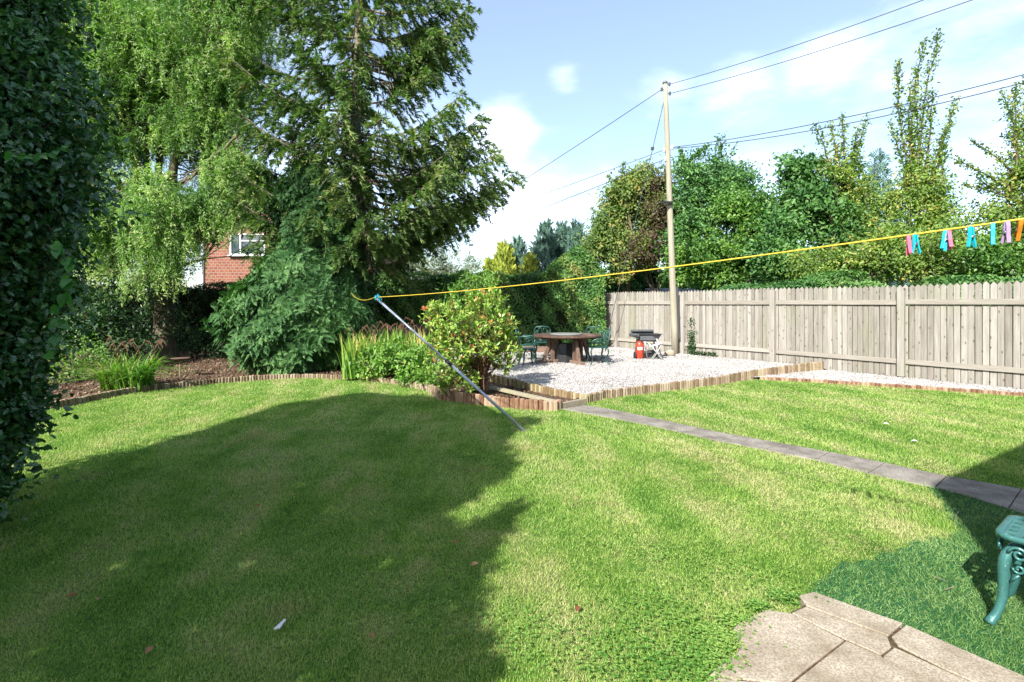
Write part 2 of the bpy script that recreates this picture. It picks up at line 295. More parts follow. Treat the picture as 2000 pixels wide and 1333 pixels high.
class MB:
    def __init__(s): s.v = []; s.f = []; s.r = []
    def add(s, vs, fs, r=None):
        b = len(s.v); s.v += [tuple(map(float, p)) for p in vs]; s.f += [tuple(b+i for i in f) for f in fs]
        r = random.random() if r is None else r; s.r += [r]*len(fs)
    def box(s, c, d, rz=0, r=None, M3=None):
        x, y, z = [k/2 for k in d]; ca, sa = math.cos(rz), math.sin(rz); vs = []
        for k in (-1, 1):
            for (i, j) in ((-1, -1), (1, -1), (1, 1), (-1, 1)):
                p = np.array([i*x, j*y, k*z])
                if M3 is not None: p = M3 @ p
                else: p = np.array([p[0]*ca-p[1]*sa, p[0]*sa+p[1]*ca, p[2]])
                vs.append(p+np.array(c))
        s.add(vs, [(3, 2, 1, 0), (4, 5, 6, 7), (0, 1, 5, 4), (1, 2, 6, 5), (2, 3, 7, 6), (3, 0, 4, 7)], r)
    def bar(s, a, b, w, h, r=None, up=(0, 0, 1)):
        a, b = np.array(a, float), np.array(b, float); d = b-a; Ln = np.linalg.norm(d); d /= Ln
        u = np.array(up, float); x = np.cross(u, d)
        if np.linalg.norm(x) < 1e-4: x = np.cross((1, 0, 0), d)
        x /= np.linalg.norm(x); y = np.cross(d, x)
        s.box((a+b)/2, (w, h, Ln), 0, r, np.stack([x, y, d], 1))
    def tube(s, pts, rad, n=8, r=None, cap=True, jit=0):
        pts = [np.array(p, float) for p in pts]
        if np.isscalar(rad): rad = [rad]*len(pts)
        vs, fs = [], []; ref = np.array([.31, .22, .92])
        for i, p in enumerate(pts):
            d = pts[min(i+1, len(pts)-1)]-pts[max(i-1, 0)]; d /= max(np.linalg.norm(d), 1e-9)
            x = np.cross(ref, d)
            if np.linalg.norm(x) < .15: x = np.cross((1, 0, 0), d)
            x /= np.linalg.norm(x); y = np.cross(d, x)
            for k in range(n):
                t = 2*math.pi*k/n; rr = rad[i]*(1+(random.uniform(-jit, jit) if jit else 0))
                vs.append(p+rr*(math.cos(t)*x+math.sin(t)*y))
        for i in range(len(pts)-1):
            for k in range(n):
                a = i*n+k; b = i*n+(k+1) % n; fs.append((a, b, b+n, a+n))
        if cap: fs.append(tuple(range(n-1, -1, -1))); fs.append(tuple(range((len(pts)-1)*n, len(pts)*n)))
        s.add(vs, fs, r)
    def lathe(s, c, prof, n=20, r=None):
        vs, fs = [], []
        for (rr, z) in prof:
            for k in range(n):
                t = 2*math.pi*k/n; vs.append((c[0]+rr*math.cos(t), c[1]+rr*math.sin(t), c[2]+z))
        for i in range(len(prof)-1):
            for k in range(n):
                a = i*n+k; b = i*n+(k+1) % n; fs.append((a, b, b+n, a+n))
        fs.append(tuple(range(n-1, -1, -1))); fs.append(tuple(range((len(prof)-1)*n, len(prof)*n)))
        s.add(vs, fs, r)
    def prism(s, poly, z0, z1, r=None):
        n = len(poly); vs = [(p[0], p[1], z0) for p in poly]+[(p[0], p[1], z1) for p in poly]
        ar = sum(poly[i][0]*poly[(i+1) % n][1]-poly[(i+1) % n][0]*poly[i][1] for i in range(n))
        ix = list(range(n)) if ar > 0 else list(range(n-1, -1, -1))
        fs = [tuple(reversed(ix)), tuple(n+i for i in ix)]
        for k in range(n): i, j = ix[k], ix[(k+1) % n]; fs.append((i, j, n+j, n+i))
        s.add(vs, fs, r)
    def build(s, name, mat, parent=None, smooth=False, bevel=0):
        off = wloc(parent) if parent is not None else np.zeros(3)
        me = bpy.data.meshes.new(name)
        me.from_pydata([tuple(np.array(p)-off) for p in s.v], [], s.f)
        at = me.attributes.new('rnd', 'FLOAT', 'FACE'); at.data.foreach_set('value', np.array(s.r, np.float32))
        if smooth:
            me.polygons.foreach_set('use_smooth', [len(f) < 6 for f in s.f])
        me.materials.append(mat); me.update()
        o = bpy.data.objects.new(name, me); COL.objects.link(o)
        if parent is not None: o.parent = parent
        if bevel:
            b = o.modifiers.new('bevel', 'BEVEL'); b.width = bevel; b.segments = 2; b.limit_method = 'ANGLE'
        return o
def unit(v): return v/np.maximum(np.linalg.norm(v, axis=-1, keepdims=True), 1e-9)
def rdir(n): return unit(rng.normal(size=(n, 3)))
class LV:                                   # leaf collector
    def __init__(s): s.P = []; s.D = []; s.U = []; s.L = []; s.W = []; s.R = []
    def add(s, P, D, U, Ln, W, Rr=None):
        n = len(P); s.P.append(P); s.D.append(unit(D)); s.U.append(U)
        s.L.append(np.broadcast_to(Ln, (n,))); s.W.append(np.broadcast_to(W, (n,)))
        s.R.append(rng.random(n) if Rr is None else np.broadcast_to(Rr, (n,)))
    def build(s, name, mat, parent=None, shape='kite', fold=.25):
        P = np.concatenate(s.P); D = np.concatenate(s.D); U = np.concatenate(s.U)
        Ln = np.concatenate(s.L)[:, None]; W = np.concatenate(s.W)[:, None]; Rr = np.concatenate(s.R); n = len(P)
        X = unit(np.cross(D, U)+1e-6); Z = np.cross(X, D)
        if shape == 'kite':
            V = np.stack([P, P+D*Ln*.45+X*W*.5+Z*W*fold, P+D*Ln, P+D*Ln*.45-X*W*.5+Z*W*fold], 1).reshape(-1, 3)
            b = np.arange(n)[:, None]*4; FC = np.concatenate([b+[0, 1, 2], b+[0, 2, 3]], 1).reshape(-1, 3); rep = 2
        elif shape == 'blade':
            V = np.stack([P-X*W*.5, P+X*W*.5, P+D*Ln], 1).reshape(-1, 3)
            FC = np.arange(n*3).reshape(-1, 3); rep = 1
        else:
            pr = {'holly': [(.0, .05), (.14, .42), (.27, .26), (.42, .52), (.56, .3), (.74, .38), (.84, .14)],
                  'heart': [(.0, .04), (-.08, .3), (.12, .5), (.4, .46), (.75, .2)],
                  'oval': [(.0, .05), (.22, .36), (.5, .5), (.8, .3)]}[shape]
            vs = [P]
            for (t, w) in pr: vs.append(P+D*Ln*t+X*W*w+Z*W*w*fold*1.4+Z*Ln*(t*t*-.12))
            vs.append(P+D*Ln-Z*Ln*.12)
            for (t, w) in reversed(pr): vs.append(P+D*Ln*t-X*W*w+Z*W*w*fold*1.4+Z*Ln*(t*t*-.12))
            mid = P+D*Ln*.5-Z*Ln*.02; vs.append(mid)
            k = len(vs); V = np.stack(vs, 1).reshape(-1, 3); b = np.arange(n)[:, None]*k
            FC = np.concatenate([b+[i, (i+1) % (k-1), k-1] for i in range(k-1)], 1).reshape(-1, 3); rep = k-1
        return mesh_np(name, V, FC, mat, parent, np.repeat(Rr, rep))
def lobe_leaves(lv, c, rad, nclump, per, sig, Ll, W, shell=.55, droop=.3, ymin=None):
    """leaf clumps spread through an ellipsoid, more of them near its skin; returns clump centres"""
    d = rdir(nclump); rr = (shell+(1-shell)*rng.random(nclump))*(1+.18*rng.normal(size=nclump))
    C = np.array(c)+d*rr[:, None]*np.array(rad)
    if ymin is not None: C = C[C[:, 2] > ymin]
    n = len(C)
    k = rng.integers(int(per*.4), int(per*1.6)+1, n); idx = np.repeat(np.arange(n), k)
    s = sig*(.6+.8*rng.random(n))
    P = C[idx]+rng.normal(size=(len(idx), 3))*s[idx][:, None]*np.array([1, 1, .75])
    out = unit(C-np.array(c))[idx]
    D = unit(rdir(len(idx))+out*.5+np.array([0, 0, -droop])); U = unit(rdir(len(idx))*.85+np.array([-.3, -.5, .75])+out*.4)
    cr = rng.random(n)[idx]
    lv.add(P, D, U, Ll*(.6+.8*rng.random(len(idx))), W*(.7+.6*rng.random(len(idx))), .55*cr+.45*rng.random(len(idx)))
    return C
def curve(a, b, k=6, wob=.08, up=0):
    a, b = np.array(a, float), np.array(b, float); Ln = np.linalg.norm(b-a); pts = []
    o = rng.normal(size=3)*wob*Ln
    for i in range(k+1):
        t = i/k; p = a+(b-a)*t+o*math.sin(math.pi*t)+np.array([0, 0, up*Ln*math.sin(math.pi*t)])
        if 0 < i < k: p = p+rng.normal(size=3)*wob*Ln*.2
        pts.append(p)
    return pts
def tree(name, label, base, th, tr, lobes, mat, Ll, W, per=26, dens=60, sig=.22, cat='tree', group=None, barkm='bark', shell=.5, droop=.3, shoots=(), shape='kite'):
    """lobes: (px x, px y, px rx, px ry, depth)"""
    base = np.array(base, float); t = empty(name, base, label, cat, group)
    lv = LV(); mb = MB(); top = base+np.array([0, 0, th])
    mb.tube([base, base+(top-base)*.5+rng.normal(size=3)*.05, top], [tr*1.25, tr, tr*.8], 8, jit=.08)
    for (x, y, rx, ry, D) in lobes:
        c = A(x, y, D); rad = (rx*D/F, (rx+ry)/2*D/F, ry*D/F)
        n = int(dens*rad[0]*rad[2]*(1+.2*rad[1]))+6; ra = np.array(rad); Cs = []; ns = 9
        for q in range(ns):
            o = rdir(1)[0]*random.uniform(.35, .8); f = random.uniform(.34, .6)
            Cs.append(lobe_leaves(lv, c+o*ra, ra*f, int(n/ns*1.05)+1, per, sig*random.uniform(.6, 1.1), Ll*random.uniform(.85, 1.15), W, shell, droop, base[2]+.1))
        C = np.concatenate(Cs)
        for q in range(4):                         # sprigs that break the outline
            o = unit(rdir(1)[0]+np.array([0, -.2, .55])); e0 = c+o*ra*.7; e1 = c+o*ra*random.uniform(1.1, 1.45); pp = curve(e0, e1, 4, .05)
            mb.tube(pp, [.012, .01, .008, .006, .004], 4, cap=False); kk = 34; tt = rng.random(kk)[:, None]
            lv.add(e0+(e1-e0)*tt+rng.normal(size=(kk, 3))*.07*(1.2-tt), unit(rdir(kk)+o*.6), rdir(kk)+np.array([0, 0, .7]), Ll*(.6+.6*rng.random(kk)), W)
        pt = curve(top-np.array([0, 0, th*.2*random.random()]), c, 6, .1); mb.tube(pt, list(np.linspace(tr*.6, tr*.2, 7)), 5)
        for q in C[::max(1, len(C)//14)]:
            mb.tube(curve(pt[random.randint(3, 6)], q, 4, .1), list(np.linspace(tr*.18, .008, 5)), 4, cap=False)
    for (x0, y0, x1, y1, D, wd) in shoots:
        a, b = A(x0, y0, D), A(x1, y1, D+random.uniform(-.4, .4)); pts = curve(a, b, 8, .03); Ln = np.linalg.norm(b-a)
        mb.tube(pts, list(np.linspace(.034, .009, 9)), 4, cap=False)
        n = int(Ln*150); tt = rng.random(n); Q = np.array(pts); ii = np.minimum((tt*8).astype(int), 7)
        P = Q[ii]+(Q[ii+1]-Q[ii])*(tt*8-ii)[:, None]+rng.normal(size=(n, 3))*(wd*(.85-.4*tt))[:, None]
        lv.add(P, rdir(n)+np.array([0, 0, .2]), rdir(n)+np.array([0, 0, .7]), Ll*(.6+.7*rng.random(n)), W)
    mb.build('trunk', M[barkm], t, True); lv.build('crown', mat, t, shape)
    return t

def inpoly(x, y, poly):
    c = np.zeros(len(x), bool); n = len(poly)
    for i in range(n):
        x1, y1 = poly[i][:2]; x2, y2 = poly[(i+1) % n][:2]
        if y1 == y2: continue
        c ^= ((y1 > y) != (y2 > y)) & (x < (x2-x1)*(y-y1)/(y2-y1)+x1)
    return c

# ================================================================== the setting
def sheet(name, poly, z, mat, th=None):
    mb = MB()
    if th: mb.prism(poly, z-th, z)
    else:
        ar = sum(poly[i][0]*poly[(i+1) % len(poly)][1]-poly[(i+1) % len(poly)][0]*poly[i][1] for i in range(len(poly)))
        p = list(poly) if ar > 0 else list(poly)[::-1]
        mb.add([(q[0], q[1], z) for q in p], [tuple(range(len(p)))])
    return tag(mb.build(name, mat), kind='structure')
def g2(l, z=0.0): return [tuple(G(x, y, z)[:2]) for x, y in l]
sheet('ground', [(-220, -60), (220, -60), (220, 420), (-220, 420)], -.05, M['lawnbase'])
def wig(pl, amp=.022, step=.05):
    o = [pl[0]]
    for i in range(len(pl)-1):
        a, b = np.array(pl[i]), np.array(pl[i+1]); k = max(1, int(np.linalg.norm(b-a)/step))
        for j in range(1, k+1): q = a+(b-a)*j/k; o.append(tuple(q+(rng.normal(size=2)*amp if not (i == len(pl)-2 and j == k) else 0)))
    return o
edgeL = g2([(75, 801), (116, 797), (180, 784), (245, 770), (326, 760), (419, 750), (503, 743), (600, 739), (697, 742), (768, 750), (835, 764)])
edgeL = [(-10.5, 6.6), (-8.6, 7.2)]+edgeL
edgeF = g2([(835, 764), (860, 781), (922, 789), (987, 797), (1081, 803), (1094, 799)])
pathLo = g2([(1096, 800), (1144, 809), (1200, 819), (1280, 835), (1400, 862), (1500, 882), (1601, 902), (1720, 933), (1811, 951), (1895, 973), (2000, 1005), (2120, 1052)])
pathUp = g2([(1144, 793), (1200, 802), (1300, 823), (1400, 845), (1568, 875), (1706, 901), (1818, 926), (2000, 958), (2150, 1000)])
Acorner = tuple(G(1143, 789)[:2])
edgeG1 = [Acorner]+g2([(1180, 779), (1300, 764), (1400, 752), (1458, 743)])+[(7.42, 12.22)]
edgeG0 = g2([(958, 750), (1000, 760), (1062, 775)])+[Acorner]
edgeR = g2([(1484, 742), (1600, 748), (1700, 754.5), (1820, 762.5), (2000, 775), (2200, 792)])
turfEdge = wig(g2([(1811, 951), (1850, 990), (1880, 1040), (1850, 1052), (1800, 1060), (1755, 1071), (1734, 1082), (1680, 1098), (1625, 1110), (1604, 1138), (1588, 1168)]))
patioL = g2([(1559, 1173), (1570, 1194), (1545, 1206), (1496, 1201), (1470, 1214), (1440, 1229), (1426, 1246), (1446, 1281), (1405, 1313), (1384, 1333)])
lawn1 = [(-10.5, -1.5)]+edgeL+edgeF[1:]+pathLo[:9]+turfEdge[1:]+patioL+[(.7, 1.6), (.6, -1.2)]
lawn2 = pathUp+[(6.5, 2.5), (12, 6)]+edgeR[::-1]+edgeG1[:-1][::-1]
sheet('lawn', lawn1, 0, M['lawnbase']); sheet('lawn', lawn2, 0, M['lawnbase'])
F0 = np.array([3.30, 18.53]); FD = np.array([.556, -.831]); FN = np.array([.831, .556])
def fen(s): return F0+FD*s
fe = fen(14.0)
gr = [Acorner]+edgeG1[1:]+[tuple(fen(7.6)), tuple(fen(-.6)), (1.5, 18.6), (-2.6, 18.6), (-3.2, 14), (-2.2, 11.6)]+edgeG0[:-1]
gr2 = edgeR+[tuple(fe), tuple(fen(7.65)), (7.3, 12.15), tuple(edgeG1[-2])]
gr1_grav = sheet('gravel_ground', gr, .11, M['gravelbase'])
gr2_grav = sheet('gravel_ground', gr2, .055, M['gravelbase'])
bed = edgeL+edgeF[1:]+[Acorner]+edgeG0[::-1][1:]+[(-2.2, 11.6), (-3.2, 14), (-2.6, 18.6), (-30, 18.6), (-30, 6.6)]
sheet('flower_bed_soil', bed, .05, M['soil'])
# path slabs
def slabs(name, polys, z, mat, th=.06, inset=.006):
    mb = MB()
    for p in polys:
        c = np.mean(np.array(p), 0); q = []
        for v in p:
            d = np.array(v)-c; l = np.linalg.norm(d); q.append(tuple(c+d*(1-inset/l)))
        zz = z+random.uniform(-.001, .0015); mb.prism(q, zz-th, zz, random.random())
    o = mb.build(name, mat, bevel=.003); return tag(o, kind='structure')
def along(pl, s):
    d = [np.linalg.norm(np.subtract(pl[i+1], pl[i])) for i in range(len(pl)-1)]; T = sum(d)*s
    for i, x in enumerate(d):
        if T <= x or i == len(d)-1: return np.array(pl[i])+(np.array(pl[i+1])-np.array(pl[i]))*min(1, T/x)
        T -= x
ps = []
for i in range(11):
    a, b = i/11, (i+1)/11
    ps.append([tuple(along(pathUp, a)), tuple(along(pathLo, a)), tuple(along(pathLo, (a+b)/2)), tuple(along(pathLo, b)), tuple(along(pathUp, b)), tuple(along(pathUp, (a+b)/2))])
slabs('path', ps, .012, M['pathstone'])
sheet('path_bedding', [tuple(p) for p in pathUp]+[tuple(p) for p in pathLo[::-1]], -.012, M['soil'])
# patio slabs
cop = [(1559, 1173), (1588, 1166), (1765, 1229), (1737, 1254), (1573, 1193)]
cop2 = [(1769, 1231), (1880, 1280), (2000, 1333), (2150, 1400), (2080, 1440), (1940, 1362), (1850, 1322), (1752, 1272), (1739, 1255)]
s1 = [(1573, 1195), (1735, 1255), (1743, 1277), (1722, 1292), (1650, 1260), (1545, 1207)]
s2 = [(1545, 1208), (1650, 1262), (1580, 1318), (1540, 1350), (1384, 1333), (1405, 1313), (1446, 1281), (1426, 1246), (1440, 1229), (1496, 1201)]
s3 = [(1652, 1263), (1722, 1294), (1800, 1360), (1700, 1420), (1542, 1352)]
s4 = [(1724, 1293), (1746, 1276), (1850, 1324), (1940, 1364), (2080, 1442), (1900, 1600), (1702, 1420)]
s5 = [(1384, 1335), (1540, 1352), (1700, 1422), (1600, 1700), (1300, 1700)]
slabs('patio', [g2(x) for x in (cop, cop2, s1, s2, s3, s4, s5)], .03, M['slab'], .07, .0045)
sheet('patio_bedding', g2([(1590, 1180), (1760, 1236), (2150, 1402), (1900, 1650), (1350, 1650), (1450, 1305), (1480, 1240)]), .022, M['soil'])
turf = turfEdge+[tuple(G(1588, 1166)[:2])]+g2([(1765, 1229), (1880, 1280), (2000, 1333), (2150, 1400)])+[(4.2, 1.6), (5.2, 3.0)]+pathLo[8:][::-1][:-1]
sheet('turf_backing', turf, .006, M['turfbase'])

# ------------------------------------------------------------------ grass, turf, gravel stones, chips (nobody could count them)
def scatter(poly, n_at, smax=1.22, dmin=1.7, dmax=14, nmax=400000):
    x0, y0 = np.min(np.array(poly), 0); x1, y1 = np.max(np.array(poly), 0)
    n = int(nmax); D = rng.random(n)
    lo, hi = max(dmin, y0), min(dmax, y1)
    # density ~ D**-1.5 on the ground -> pdf of depth ~ D**-.5
    y = (np.sqrt(lo)+D*(np.sqrt(hi)-np.sqrt(lo)))**2; x = (rng.random(n)*2-1)*smax*y
    k = inpoly(x, y, poly); return x[k], y[k]
def grass(name, poly, mat, nmax, h, w, z=0, lean=.5, label=None, cat=None, dmax=14, patches=True):
    x, y = scatter(poly, 0, nmax=nmax, dmax=dmax); n = len(x); x = x+rng.normal(size=n)*.02; y = y+rng.normal(size=n)*.02
    P = np.stack([x, y, np.full(n, z)], 1)
    th = np.sin(x*2.3+1.1*np.sin(y*1.7))*1.4+np.sin(y*3.1+x)*1.2
    D = np.stack([np.cos(th)*lean*.5, np.sin(th)*lean*.5, np.ones(n)], 1)+rng.normal(size=(n, 3))*np.array([lean, lean, .15])
    D[:, 2] = np.abs(D[:, 2])+.15
    sc = np.clip((y/4.5)**.6, .75, 2.2); pat = 1+.25*np.sin(x*4.1+y*1.3)*np.sin(y*3.7-x) if patches else 1
    lv = LV(); lv.add(P, D, rdir(n), h*(.5+.9*rng.random(n))*pat*np.minimum(sc, 1.15), w*(.7+.6*rng.random(n))*sc)
    o = lv.build(name, mat, None, 'blade'); return tag(o, label, cat, kind='stuff')
grass('lawn_grass', lawn1, M['grass'], 720000, .024, .0042, label='short mown green lawn grass with straw patches left of the path', cat='grass')
grass('lawn_grass', lawn2, M['grass'], 500000, .023, .0044, label='sunny mown lawn grass between the path and the fence', cat='grass')
grass('artificial_turf', turf, M['turf'], 380000, .03, .0036, z=.006, lean=.9, label='blue green artificial turf mat under the cast metal stool', cat='turf', dmax=6)
def stones(name, poly, z, n, size, mat, label, cat, smax=1.15, dmax=20):
    x0, y0 = np.min(np.array(poly), 0); x1, y1 = np.max(np.array(poly), 0)
    x = rng.uniform(x0, x1, n); y = rng.uniform(y0, min(y1, dmax), n); k = inpoly(x, y, poly) & (np.abs(x) < y*smax+.5); x, y = x[k], y[k]; n = len(x)
    b = np.array([(1, 0, 0), (-1, 0, 0), (0, 1, 0), (0, -1, 0), (0, 0, 1), (0, 0, -1)], float)
    f = np.array([(0, 2, 4), (2, 1, 4), (1, 3, 4), (3, 0, 4), (2, 0, 5), (1, 2, 5), (3, 1, 5), (0, 3, 5)])
    s = size*(.5+.8*rng.random(n)); sc = s[:, None]*np.array([1, .75, .5])*(.7+.6*rng.random((n, 3)))
    V = b[None]*sc[:, None, :]+rng.normal(size=(n, 6, 3))*s[:, None, None]*.16
    a = rng.random(n)*6.283; ca, sa = np.cos(a)[:, None], np.sin(a)[:, None]; tl = rng.normal(size=n)[:, None]*.5
    X, Y, Z = V[..., 0], V[..., 1], V[..., 2]; Z2 = Z+X*tl; V = np.stack([X*ca-Y*sa, X*sa+Y*ca, Z2], -1)
    V += np.stack([x, y, z+s*.25+rng.random(n)*s*.5], 1)[:, None, :]
    FC = (f[None]+np.arange(n)[:, None, None]*6).reshape(-1, 3)
    return tag(mesh_np(name, V.reshape(-1, 3), FC, mat, None, np.repeat(rng.random(n), 8)), label, cat, kind='stuff')
stones('gravel', gr, .11, 150000, .0145, M['stone'], 'pale cream gravel around the wooden table', 'gravel')
stones('gravel', gr2, .055, 75000, .0135, M['stone'], 'white gravel strip at the foot of the fence', 'gravel')
stones('bark_chips', bed, .05, 42000, .03, M['chip'], 'brown bark chips on the flower bed soil', 'bark chips')

# ------------------------------------------------------------------ log edging
def edging(pts, ztop, label, mat='log', lw=.056, z0=-.03, group='log edging along the beds'):
    mb = MB(); n = len(pts); zt = ztop if hasattr(ztop, '__len__') else [ztop]*n
    for i in range(n-1):
        a, b = np.array(pts[i]), np.array(pts[i+1]); Ln = np.linalg.norm(b-a); k = max(1, int(Ln/lw)); d = (b-a)/Ln
        for j in range(k):
            c = a+d*(j+.5)*Ln/k; h = zt[i]+(zt[i+1]-zt[i])*(j+.5)/k+random.uniform(-.007, .007); r = Ln/k*.53
            tl = random.uniform(-.008, .008)
            mb.tube([(c[0], c[1], z0), (c[0]+tl, c[1]+tl, h-.008), (c[0]+tl, c[1]+tl, h)], [r, r, r*.8], 8, random.random())
    return tag(mb.build('log_edging', M[mat]), label, 'edging', group)
edging(edgeL, [.12]*4+[.11]*5+[.095]*3+[.13], 'curved run of low half log edging between the big lawn and the shady tree bed')
edging(edgeF[:2], .17, 'short step of log edging where the curved border turns below the red tipped shrub', lw=.07)
edging(edgeF[1:], [.17, .17, .16, .15, .15], 'chunky reddish log edging in front of the red tipped shrub', 'redlog', .075)
edging(edgeG0, [.2, .2, .18, .15], 'mossy dark log edging between the shrub bed and the gravel', 'oldlog', .06)
edging(edgeG1, [.14, .145, .15, .16, .2, .27], 'log edging along the front of the gravel seating area', 'log', .06)
edging(edgeR, .07, 'low brown log edging between the far lawn and the gravel strip by the fence', 'redlog', .075)
mb = MB(); a = G(960, 757, .12); b = G(1086, 786, .12); mb.bar(a, b, .10, .05, .6)
tag(mb.build('timber_sleeper', M['plank'], bevel=.006), 'weathered grey plank lying in the narrow strip behind the reddish log edging', 'plank')
mb = MB(); a = np.array([*edgeF[-1], .02]); b = np.array([*Acorner, .02]); mb.bar(a, b, .06, .14, .5)
tag(mb.build('edging_board', M['plank'], bevel=.005), 'short board closing the end of the narrow strip where the path begins', 'board')
mb = MB(); mb.bar((-.9, 16.4, .2), (1.2, 16.0, .2), .2, .2, .4)
tag(mb.build('timber_sleeper', M['brown'], bevel=.01), 'dark brown timber sleeper on the gravel behind the garden table', 'sleeper')

# ------------------------------------------------------------------ fence
def bdry(): return random.uniform(-.012, .012)
t = empty('picket_fence', (F0[0], F0[1], .1), 'long weathered pale wooden board fence with pointed board tops behind the gravel', 'fence')
posts = [.66, 3.47, 6.28, 9.09, 11.9, 14.7]; brk = [-.02]+posts
ang = math.atan2(FD[1], FD[0])
for i in range(len(brk)-1):
    s0, s1 = brk[i], brk[i+1]; mb = MB(); k = max(1, round((s1-s0)/.108)); w = (s1-s0)/k
    for j in range(k):
        s = s0+(j+.5)*w; c = fen(s)+FN*(.045+(.007 if j % 2 else 0)+random.uniform(-.003, .004)); h = 2.05+random.uniform(-.008, .008)+.012*math.sin(s*1.3); hw = w*.5-.0035-random.random()*.004; r = .15+.7*random.random(); lean = random.uniform(-.006, .006)
        pr = [(-hw, .06), (hw, .06), (hw+lean, h-.058), (hw*.5+lean, h-.026), (lean, h), (-hw*.5+lean, h-.026), (-hw+lean, h-.058)]
        vs = [];
        for o in (0, .018):
            for (u, z) in pr: p = c+FD*u+FN*o; vs.append((p[0], p[1], z))
        fs = [tuple(range(7)), tuple(range(13, 6, -1))]+[(q, 7+q, 7+(q+1) % 7, (q+1) % 7) for q in range(7)]
        mb.add(vs, fs, r)
    mb.build('board_panel', M['fence'], t)
    for (z, hh) in ((1.675, .105), (.40, .10)):
        mr = MB(); a = fen(s0+.0)+FN*.024; b = fen(s1)+FN*.024; mr.bar((a[0], a[1], z), (b[0], b[1], z+random.uniform(-.01, .01)), .04, hh, random.random())
        mr.build('rail', M['rail'], t)
for s in posts:
    mp = MB(); c = fen(s)-FN*.03; mp.box((c[0], c[1], 1.03), (.13, .10, 1.9), ang, random.uniform(.6, .85)); mp.build('post', M['fence'], t, bevel=.006)

# ------------------------------------------------------------------ telegraph pole and cables
pb = A(1319, 690, 15.55); pt = A(1299, 161, 15.55)
t = empty('telegraph_pole', (pb[0], pb[1], .1), 'tall weathered wooden telegraph pole in front of the fence beside the barbecue', 'pole')
mb = MB(); pts = [pb+(pt-pb)*k/10 for k in range(11)]; pts[0] = pb-np.array([0, 0, .2])
mb.tube(pts, list(np.linspace(.105, .068, 11)), 14, .5); mb.build('pole_shaft', M['pole'], t, True)
def ptat(y): return pb+(pt-pb)*((690-y)/529)
mb = MB(); mb.lathe(pt, [(.075, -.06), (.08, 0), (.05, .03)], 14); mb.build('pole_cap', M['grey'], t, True)
for dx, yy in ((-.12, 176), (.12, 166), (.12, 184)):
    mb = MB(); p = ptat(yy); mb.tube([p, p+np.array([dx, -.03, 0])], .014, 6); mb.tube([p+np.array([dx, -.03, -.05]), p+np.array([dx, -.03, .05])], [.03, .035], 8)
    mb.build('insulator', M['cable'], t)
for dx, yy in ((-.12, 294), (-.1, 312), (.13, 289)):
    mb = MB(); p = ptat(yy)+np.array([dx, -.04, 0]); mb.tube([ptat(yy), p], .012, 6); mb.lathe(p, [(.02, -.07), (.045, -.05), (.03, -.01), (.045, .01), (.03, .05), (.015, .07)], 10)
    mb.build('insulator', M['porcelain'], t, True)
mb = MB(); p = ptat(398); mb.box(p+np.array([0, -.1, 0]), (.14, .06, .1)); mb.box(p+np.array([-.14, -.16, .0]), (.26, .2, .05), .3)
f = mb.build('floodlight', M['black'], t, bevel=.008); mb = MB(); mb.box(p+np.array([-.14, -.16, -.028]), (.21, .15, .004), .3); mb.build('lamp_glass', M['glassy'], f)
mb = MB(); mb.bar(ptat(662)+np.array([.12, -.03, 0]), ptat(560)+np.array([.12, -.03, 0]), .02, .05, .2); mb.build('pole_shadow_strip', M['cable'], t)  # dark bar standing in for the pole's shadow on the fence
def wire(a, b, sag, rad, label, name='overhead_cable', cat='cable', mat='cable', k=24, group='overhead cables'):
    a, b = np.array(a), np.array(b); mb = MB()
    mb.tube([a+(b-a)*i/k-np.array([0, 0, 4*sag*(i/k)*(1-i/k)]) for i in range(k+1)], rad, 5)
    return tag(mb.build(name, M[mat], None, True), label, cat, group)
p1 = ptat(176)+np.array([-.12, -.03, 0]); wire(p1, (-22, 63, 4.6), .9, .012, 'single cable running from the pole top down left behind the spruce')
p2 = ptat(166)+np.array([.12, -.03, 0]); wire(p2, p2+2*(A(1742, 0, 10.9)-p2), .25, .009, 'upper of the two cables leaving the pole top to the upper right')
p3 = ptat(184)+np.array([.12, -.03, 0]); wire(p3, p3+2*(A(1818, 0, 10.6)-p3), .3, .009, 'lower of the two cables leaving the pole top to the upper right')
p4 = ptat(289)+np.array([.13, -.04, 0]); wire(p4, A(2300, 64, 8.2), .22, .0105, 'upper cable of the near parallel pair crossing above the trees on the right')
wire(p4-np.array([0, 0, .03]), A(2300, 78, 8.2), .3, .0105, 'lower cable of the near parallel pair crossing above the trees on the right')
p5 = ptat(294)+np.array([-.12, -.04, 0]); wire(p5, A(560, 517, 60), .8, .010, 'faint upper cable from the white insulator towards the birch on the left')
p6 = ptat(312)+np.array([-.1, -.04, 0]); wire(p6, A(560, 560, 60), .8, .012, 'lower cable from the white insulator towards the birch on the left')
g0 = ptat(185); g1 = A(1181, 674, 17.6); w = wire(g0, g1, .06, .011, 'steel guy wire slanting from pole top to the gravel at the fence corner', 'guy_wire', 'wire', group=None)
mb = MB(); q = g0+(g1-g0)*.19; mb.tube([q, q+(g1-g0)*.012], .05, 8); mb.build('strain_insulator', M['cable'], w)

